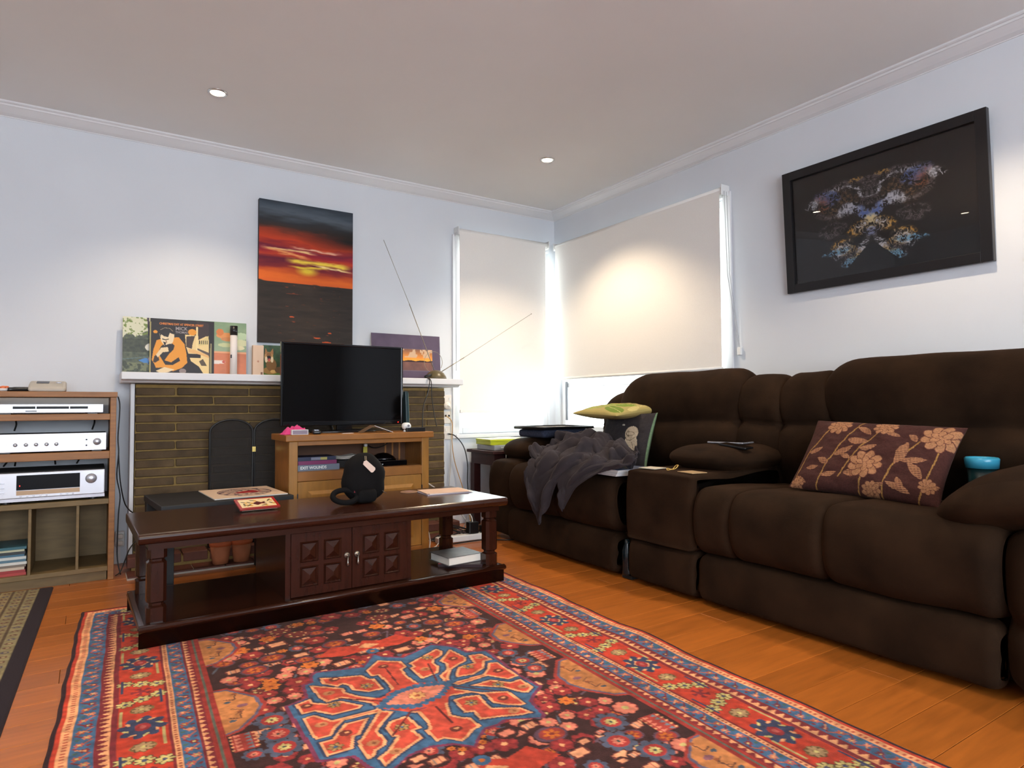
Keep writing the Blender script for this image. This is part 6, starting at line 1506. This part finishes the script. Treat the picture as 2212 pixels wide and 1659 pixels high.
for i in range(nu):
    for j in range(nv):
        t = top0[i] + (hem[i] - top0[i]) * j / (nv - 1)
        d = t * LT; v_ = np.interp(d, seg, pl[:, 0]); z_ = np.interp(d, seg, pl[:, 1])
        dn = (np.interp(min(d + .01, LT), seg, pl[:, 0]) - np.interp(max(d - .01, 0), seg, pl[:, 0]), np.interp(min(d + .01, LT), seg, pl[:, 1]) - np.interp(max(d - .01, 0), seg, pl[:, 1]))
        L_ = math.hypot(*dn) + 1e-9; nx_, nz_ = dn[1] / L_, -dn[0] / L_
        uc = np.interp(t, [0, .3, .55, .7, 1.0], [.47, .62, .70, .60, .53]); uw = np.interp(t, [0, .25, .5, .62, .8, 1.0], [.19, .35, .44, .33, .25, .16])
        u_ = uc + (s_[i] - .5) * 2 * uw * (1 if t < .62 else 1)
        hang = min(1, max(0, (t - .50) / .12))
        f_ = (.030 * math.sin(s_[i] * 24 + t * 5 + 3 * fz2[j, i]) + .13 * fz[j, i] + .07 * fz2[j, i]) * (1 - .55 * hang) * min(1, .35 + 2.2 * t) + .006
        off = max(f_, -.018 + .024 * hang) if t > .1 else f_
        P[j, i] = (u_ + .03 * fz2[j, i], v_ + min(nx_ * off, 0.02) - .004, z_ + abs(off) * max(nz_, 0) * 1.0 + .006)
        P[j, i, 2] -= .05 * min(1, max(0, (s_[i] - .50) / .25)) * (1 if t < .42 else max(0, 1 - (t - .42) / .08))
        if P[j, i, 1] > -0.035 and P[j, i, 1] < 0.6: P[j, i, 2] = max(P[j, i, 2], 0.512)
Pw = np.array([SM @ Vector(p) for p in P.reshape(-1, 3)]).reshape(nv, nu, 3)
cg = np.zeros((nv, nu, 3)); cg[:] = (52, 47, 50); cg *= (.9 + .25 * fnoise((nv, nu), (30, 20), 17, 2))[..., None]
M_FLEECE = mat('fleece', (74, 66, 70), 0.95, attr=True, spec=0.1, sheen=0.2, sheencol=(170, 160, 165), bump=0.3, bscale=300)
bl = link('throw_blanket', grid_mesh('throw_blanket', Pw, cg), M_FLEECE)
sd = bl.modifiers.new('thick', 'SOLIDIFY'); sd.thickness = 0.008; sd.offset = 1
tag(bl, 'crumpled grey fleece throw draped over the left sofa seat', 'blanket')
# magazines under the throw
for i in range(5):
    t = thing('magazine', '%s magazine in the pile under the throw' % ('lowest', 'second lowest', 'middle', 'second highest', 'topmost')[i], 'magazine', on_sofa(0.945, 0.10, 0.502 + i * 0.0062), SA + 0.02 * (i - 2), 'magazines on the sofa seat')
    part('cover', MB().box(-0.095, 0.095, -0.125, 0.125, 0, 0.0008).box(-0.095, 0.095, -0.125, 0.125, 0.0046, 0.0055), mat('mag_cov_%d' % i, [(60, 70, 110), (170, 174, 190), (90, 110, 150), (200, 200, 206), (120, 130, 160)][i], 0.35, var=0.1), t)
    part('pages', MB().box(-0.0945, 0.0945, -0.1245, 0.1245, 0.0009, 0.0045), M_PAPER, t)
# lap tray on the left arm
tr = thing('lap_tray', 'black lap tray with a cushioned checked base on the sofa arm', 'tray', on_sofa(-0.020, 0.380, 0.6455), SA + PI / 2 + 0.03)
part('bean_cushion', MB().soft((0, 0, 0.026), (0.195, 0.140, 0.026), 0.022, (0, 0, 0.004), n=12), mat('checked_cloth', (40, 46, 66), 0.9, var=0.4, vscale=120), tr, True)
part('tray_board', MB().box(-0.215, 0.215, -0.158, 0.158, 0.054, 0.062), M_BLACK, tr, bevel=0.004)
rim = MB()
for a in range(1): rim.tube([(x_, y_, 0.066) for x_, y_ in [(-.2, -.16), (.2, -.16), (.217, -.145), (.217, .145), (.2, .16), (-.2, .16), (-.217, .145), (-.217, -.145)]], 0.006, 8, closed=True)
part('rim', rim, M_BLACK, tr, True)
part('surface', MB().box(-0.20, 0.20, -0.145, 0.145, 0.0621, 0.0636), mat('tray_surface', (150, 136, 116), 0.25, var=0.08, vscale=30), tr)
part('grip_hole', MB().box(-0.165, -0.125, -0.120, -0.108, 0.0637, 0.0645), M_INK, tr)
# console clutter
CT_ = 0.5475
t = thing('coaster', 'white square coaster on the sofa console near the throw', 'coaster', on_sofa(1.170, 0.085, CT_), SA + .1)
part('card', MB().box(-0.048, 0.048, -0.045, 0.045, 0, 0.003), M_SLEEVE, t)
t = thing('coaster', 'tan square coaster on the right of the sofa console', 'coaster', on_sofa(1.415, 0.085, CT_), SA - .15)
part('card', MB().box(-0.050, 0.050, -0.042, 0.042, 0, 0.003), mat('tan_card', (170, 140, 100), 0.7, var=0.1), t)
t = thing('cord_knot', 'small knotted yellow cord on the sofa console', 'cord', on_sofa(1.290, 0.090, CT_))
part('loop', MB().tube(cr([(-0.03, 0, 0.002), (-0.015, 0.015, 0.008), (0.0, 0.0, 0.003), (0.012, -0.014, 0.010), (0.03, -0.01, 0.022), (0.036, 0.01, 0.018), (0.02, 0.012, 0.004), (0.0, 0.004, 0.004), (-0.015, -0.012, 0.006)], 40), 0.0022, 6, closed=True), mat('yellow_cord', (206, 166, 84), 0.6), t, True)
ph = thing('tablet', 'dark tablet with a pale edge on the console arm pad', 'tablet', on_sofa(1.360, 0.44, 0.6635), SA + 0.25)
part('body', MB().box(-0.105, 0.075, -0.065, 0.065, 0.0, 0.008), M_KNOB, ph, bevel=0.003)
part('glass', MB().box(-0.100, 0.070, -0.060, 0.060, 0.0081, 0.0088), M_BLACKG, ph)
p2 = thing('mobile_phone', 'black mobile phone on the console arm pad', 'phone', on_sofa(1.455, 0.335, 0.654), rot=(0.03, 0.12, SA + 0.15))
part('body', MB().box(-0.070, 0.070, -0.034, 0.034, 0.0, 0.009), M_BLACK, p2, bevel=0.003)
part('glass', MB().box(-0.066, 0.066, -0.031, 0.031, 0.0091, 0.0098), M_BLACKG, p2)
# blue mug beside the right arm
mg = thing('plastic_mug', 'bright blue plastic mug between floral cushion and sofa arm', 'mug', on_sofa(2.380, 0.500, 0.515))
M_CYAN = mat('cyan_plastic', (62, 158, 190), 0.25, var=0.03)
part('cup', MB().lathe([(0.0, 0.004), (0.036, 0.0), (0.040, 0.004), (0.044, 0.105)], n=28), mat('dark_green_cup', (16, 44, 46), 0.3), mg, True)
part('rim', MB().lathe([(0.044, 0.105), (0.050, 0.105), (0.053, 0.138), (0.049, 0.143), (0.046, 0.138), (0.043, 0.106), (0.044, 0.105)], n=32), M_CYAN, mg, True)
part('lid_half', MB().add([(0.047 * math.cos(a), 0.047 * math.sin(a), 0.134) for a in [-PI * .5 + PI * i / 16 for i in range(17)]] + [(0.047 * math.cos(a), 0.047 * math.sin(a), 0.128) for a in [-PI * .5 + PI * i / 16 for i in range(17)]], [tuple(range(17)), tuple(range(17, 34))[::-1]] + [(i, i + 1, 18 + i, 17 + i) for i in range(16)] + [(16, 0, 17, 33)]), M_CYAN, mg)
# bottle in the gap of the recliner
bo = thing('drink_bottle', 'dark bottle with white tag in the sofa gap', 'bottle', on_sofa(1.043, 0.035, 0.022))
part('bottle', MB().lathe([(0.0, 0.0), (0.024, 0.0), (0.026, 0.01), (0.026, 0.12), (0.014, 0.15), (0.013, 0.172), (0, 0.172)], n=20), mat('dark_bottle', (14, 26, 32), 0.15), bo, True)
part('tag', MB().box(0.012, 0.026, -0.030, -0.0275, 0.105, 0.135), M_PAPER, bo)

# ------------------------------------------------------------------ side table in the corner
M_SIDE = mat('dark_cherry', (52, 20, 18), 0.5, var=0.15, vscale=6, stretch=(2, 8, 8), spec=0.3)
st = thing('side_table', 'dark cherry side table in the corner behind the sofa', 'side table', (-0.565, -0.225, 0))
part('top', MB().box(-0.280, 0.240, -0.190, 0.180, 0.518, 0.540), M_SIDE, st, bevel=0.004)
part('apron', MB().box(-0.255, 0.215, -0.165, 0.155, 0.440, 0.5175), M_SIDE, st)
for x_ in (-0.232, 0.192):
    for y_ in (-0.142, 0.132): part('leg', MB().box(x_ - .027, x_ + .027, y_ - .025, y_ + .025, 0, 0.4395), M_SIDE, st, bevel=0.002)
gb = thing('console_box', 'grey electronic box under the yellow box on the side table', 'box', (-0.69, -0.24, 0.5405), 0.05)
part('case', MB().box(-0.115, 0.15, -0.11, 0.11, 0, 0.036), mat('mid_grey_plastic', (150, 152, 154), 0.4, var=0.03), gb, bevel=0.004)
part('front_band', MB().box(-0.06, 0.02, -0.112, -0.110, 0.014, 0.022), M_PLASTIC_W, gb)
wb_ = thing('white_gadget', 'white rounded gadget with silver ring on the side table', 'gadget', (-0.665, -0.380, 0.5405))
part('body', MB().box(-0.06, 0.075, -0.02, 0.02, 0, 0.034), M_PLASTIC_W, wb_, bevel=0.008, seg=3)
part('ring', MB().lathe([(0.020, 0.0), (0.028, 0.0), (0.028, 0.012), (0.020, 0.012), (0.020, 0.0)], (0.055, -0.020, 0.026), 22, 1), M_CHROME, wb_, True)
part('lead', MB().tube(cr([(-0.055, -0.02, 0.02), (-0.07, -0.035, 0.025), (-0.078, -0.04, 0.0), (-0.08, -0.04, -0.05)], 14, False), 0.0025, 6), M_CABLEW, wb_, True)
yb_ = thing('yellow_box', 'flat lime-yellow box on the grey box on the side table', 'box', (-0.67, -0.23, 0.5770), -0.06)
part('base', MB().box(-0.14, 0.14, -0.11, 0.11, 0, 0.024), mat('lime_yellow', (178, 184, 30), 0.4, var=0.03), yb_, bevel=0.002)
part('lid', MB().box(-0.142, 0.142, -0.112, 0.112, 0.0245, 0.040), mat('lime_yellow_lid', (190, 196, 36), 0.4, var=0.03), yb_, bevel=0.002)
sh = thing('paper_sheets', 'loose white sheets on top of the lime-yellow box', 'papers', (-0.63, -0.22, 0.6175), 0.15)
for i in range(3): part('sheet', MB().box(-0.09, 0.10, -0.07, 0.07, i * 0.0012, i * 0.0012 + 0.0008), M_PAPER, sh)

# ------------------------------------------------------------------ framed art on the right wall
fy0, fy1, fz0, fz1 = -2.0993, -3.0395, 1.4421, 2.0822
fwid, fhei = fy0 - fy1, fz1 - fz0
fa = thing('framed_print', 'black framed abstract print of glowing swirls above the sofa', 'framed picture', (0, fy0, fz0), rot=(0, -0.049, 0))
FB = 0.045
M_FRAME = mat('black_frame', (14, 12, 15), 0.35, var=0.1)
part('frame_side', MB().box(-0.030, -0.002, -FB, 0, 0, fhei), M_FRAME, fa, bevel=0.002)
part('frame_side', MB().box(-0.030, -0.002, -fwid, -fwid + FB, 0, fhei), M_FRAME, fa, bevel=0.002)
part('frame_rail', MB().box(-0.030, -0.002, -fwid + FB, -FB, 0, FB), M_FRAME, fa, bevel=0.002)
part('frame_rail', MB().box(-0.030, -0.002, -fwid + FB, -FB, fhei - FB, fhei), M_FRAME, fa, bevel=0.002)
w, h = fwid - 2 * FB, fhei - 2 * FB
c = Cv(w, h, 330, (30, 27, 26)); u = c.X / w - .47; v = c.Y / h - .5
ua = np.abs(u); S2 = c.img.shape[:2]
def warp(k, cells, seed):
    """noise mirrored about the print's axis"""
    n = fnoise(S2, cells, seed, 4); half = int(S2[1] * .47); out = n.copy()
    out[:, :half] = n[:, half:2 * half][:, ::-1]
    return out
na = warp(0, (7, 9), 101); nb2 = warp(0, (16, 22), 102); nc = warp(0, (40, 56), 103); nd = warp(0, (5, 7), 104)
gx = ua + (na - .5) * .10; gy = v + (nd - .5) * .12
def lobe(cx_, cy_, rx_, ry_, rot, pw=1.0):
    dx, dy = gx - cx_, gy - cy_; ca, sa = math.cos(rot), math.sin(rot)
    return np.clip(1 - (((dx * ca + dy * sa) / rx_) ** 2 + ((-dx * sa + dy * ca) / ry_) ** 2), 0, 1) ** pw
def arc(cx_, cy_, rx_, ry_, wd, a0=-9, a1=9):
    d = np.abs(np.sqrt(((gx - cx_) / rx_) ** 2 + ((gy - cy_) / ry_) ** 2) - 1); t = np.arctan2(gy - cy_, gx - cx_)
    return np.clip(1 - d / wd, 0, 1) * ((t > a0) & (t < a1))
grain = np.clip(1.15 - 2.2 * np.abs(np.sin(nb2 * 20 + na * 8)), 0, 1) * .75 + np.clip((nc - .42) * 3.0, 0, 1) * .55
BLU = np.array((96, 122, 190.)); WHT = np.array((206, 210, 220.)); TAN_ = np.array((150, 118, 78.)); GLD = np.array((224, 170, 70.)); CYA = np.array((120, 178, 216.)); GRY = np.array((112, 106, 108.))
acc = np.zeros(c.img.shape); acc[:] = (26, 23, 22); acc += ((1 - np.clip(ua * 2.2, 0, 1)) * 6)[..., None]
def lay(mask, col, k=1.0):
    global acc
    m = np.clip(mask * grain * k * 1.7, 0, 1)[..., None]; acc = acc * (1 - m) + col * m
lay(lobe(.19, -.17, .17, .16, -.5), TAN_, .55)                       # brown body of the wings
lay(arc(.17, -.20, .17, .13, .25), GRY, 1.0)                         # outer ring of the wings
lay(arc(.20, -.13, .17, .17, .16, -3.0, -.2), WHT, 1.2)
lay(lobe(.26, -.25, .10, .06, -.7), BLU, 1.3)
lay(lobe(.29, -.22, .05, .10, .2), np.array((170, 96, 60.)), .6)
lay(arc(.07, -.26, .08, .07, .35, -3.2, .2), GRY, 1.0); lay(lobe(.07, -.33, .06, .03, .2), GLD, .8)
lay(lobe(.03, .0, .17, .045, -.75), WHT, 1.7); lay(lobe(.06, -.03, .17, .05, -.75), BLU, 1.2)
lay(lobe(.13, -.08, .06, .07, .6), WHT, 1.3)
lay(lobe(.22, .07, .10, .06, .4), GRY, .9); lay(arc(.23, .05, .08, .07, .3), GRY, .7)
lay(lobe(.06, .12, .085, .075, .5), GLD, 1.3); lay(lobe(.05, .11, .06, .05, .5), WHT, 1.0); lay(lobe(0, .08, .03, .09, 0), np.array((236, 220, 170.)), 1.5)
lay(lobe(.0, .17, .07, .035, 0), np.array((150, 160, 200.)), 1.2)
lay(lobe(.155, .235, .07, .08, .5), GLD, 1.4); lay(lobe(.17, .26, .10, .05, .9), WHT, 1.3); lay(lobe(.20, .27, .09, .03, .3), CYA, 1.5)
lay(lobe(.12, .33, .10, .05, .9), GRY, 1.4); lay(lobe(.13, .36, .07, .03, .8), CYA, 1.2); lay(lobe(.09, .30, .07, .025, .8), GLD, 1.2); lay(lobe(.06, .26, .09, .03, .8), WHT, 1.1)
blk = lobe(.085, .205, .05, .04, .5) > .3; acc[blk] = acc[blk] * .35
c.img = acc
tri = (v > .24) & (ua < (v - .225) * .70); c.img[tri] = (18, 16, 15)
P = np.zeros(c.X.shape + (3,)); P[..., 0] = -0.0120; P[..., 1] = -FB - c.X; P[..., 2] = FB + c.h - c.Y
link('print', grid_mesh('print', P, c.img, False), mat('art_paper', (200, 200, 200), 0.5, attr=True, spec=0.2), fa)
part('glazing', MB().box(-0.0155, -0.0140, -fwid + FB, -FB, FB, fhei - FB), glass_mat('picture_glass', (0.97, 0.97, 0.97), 0.05), fa)
part('backing', MB().box(-0.0110, -0.003, -fwid + FB, -FB, FB, fhei - FB), M_BLACKM, fa)
nl = tag(part('wall_nail', MB().box(-0.012, 0.0, -0.003, 0.003, -0.0025, 0.0025), M_HANDLE, None), 'tiny nail left in the wall beside the framed print', 'nail')
nl.location = (0, -3.14, 1.43)
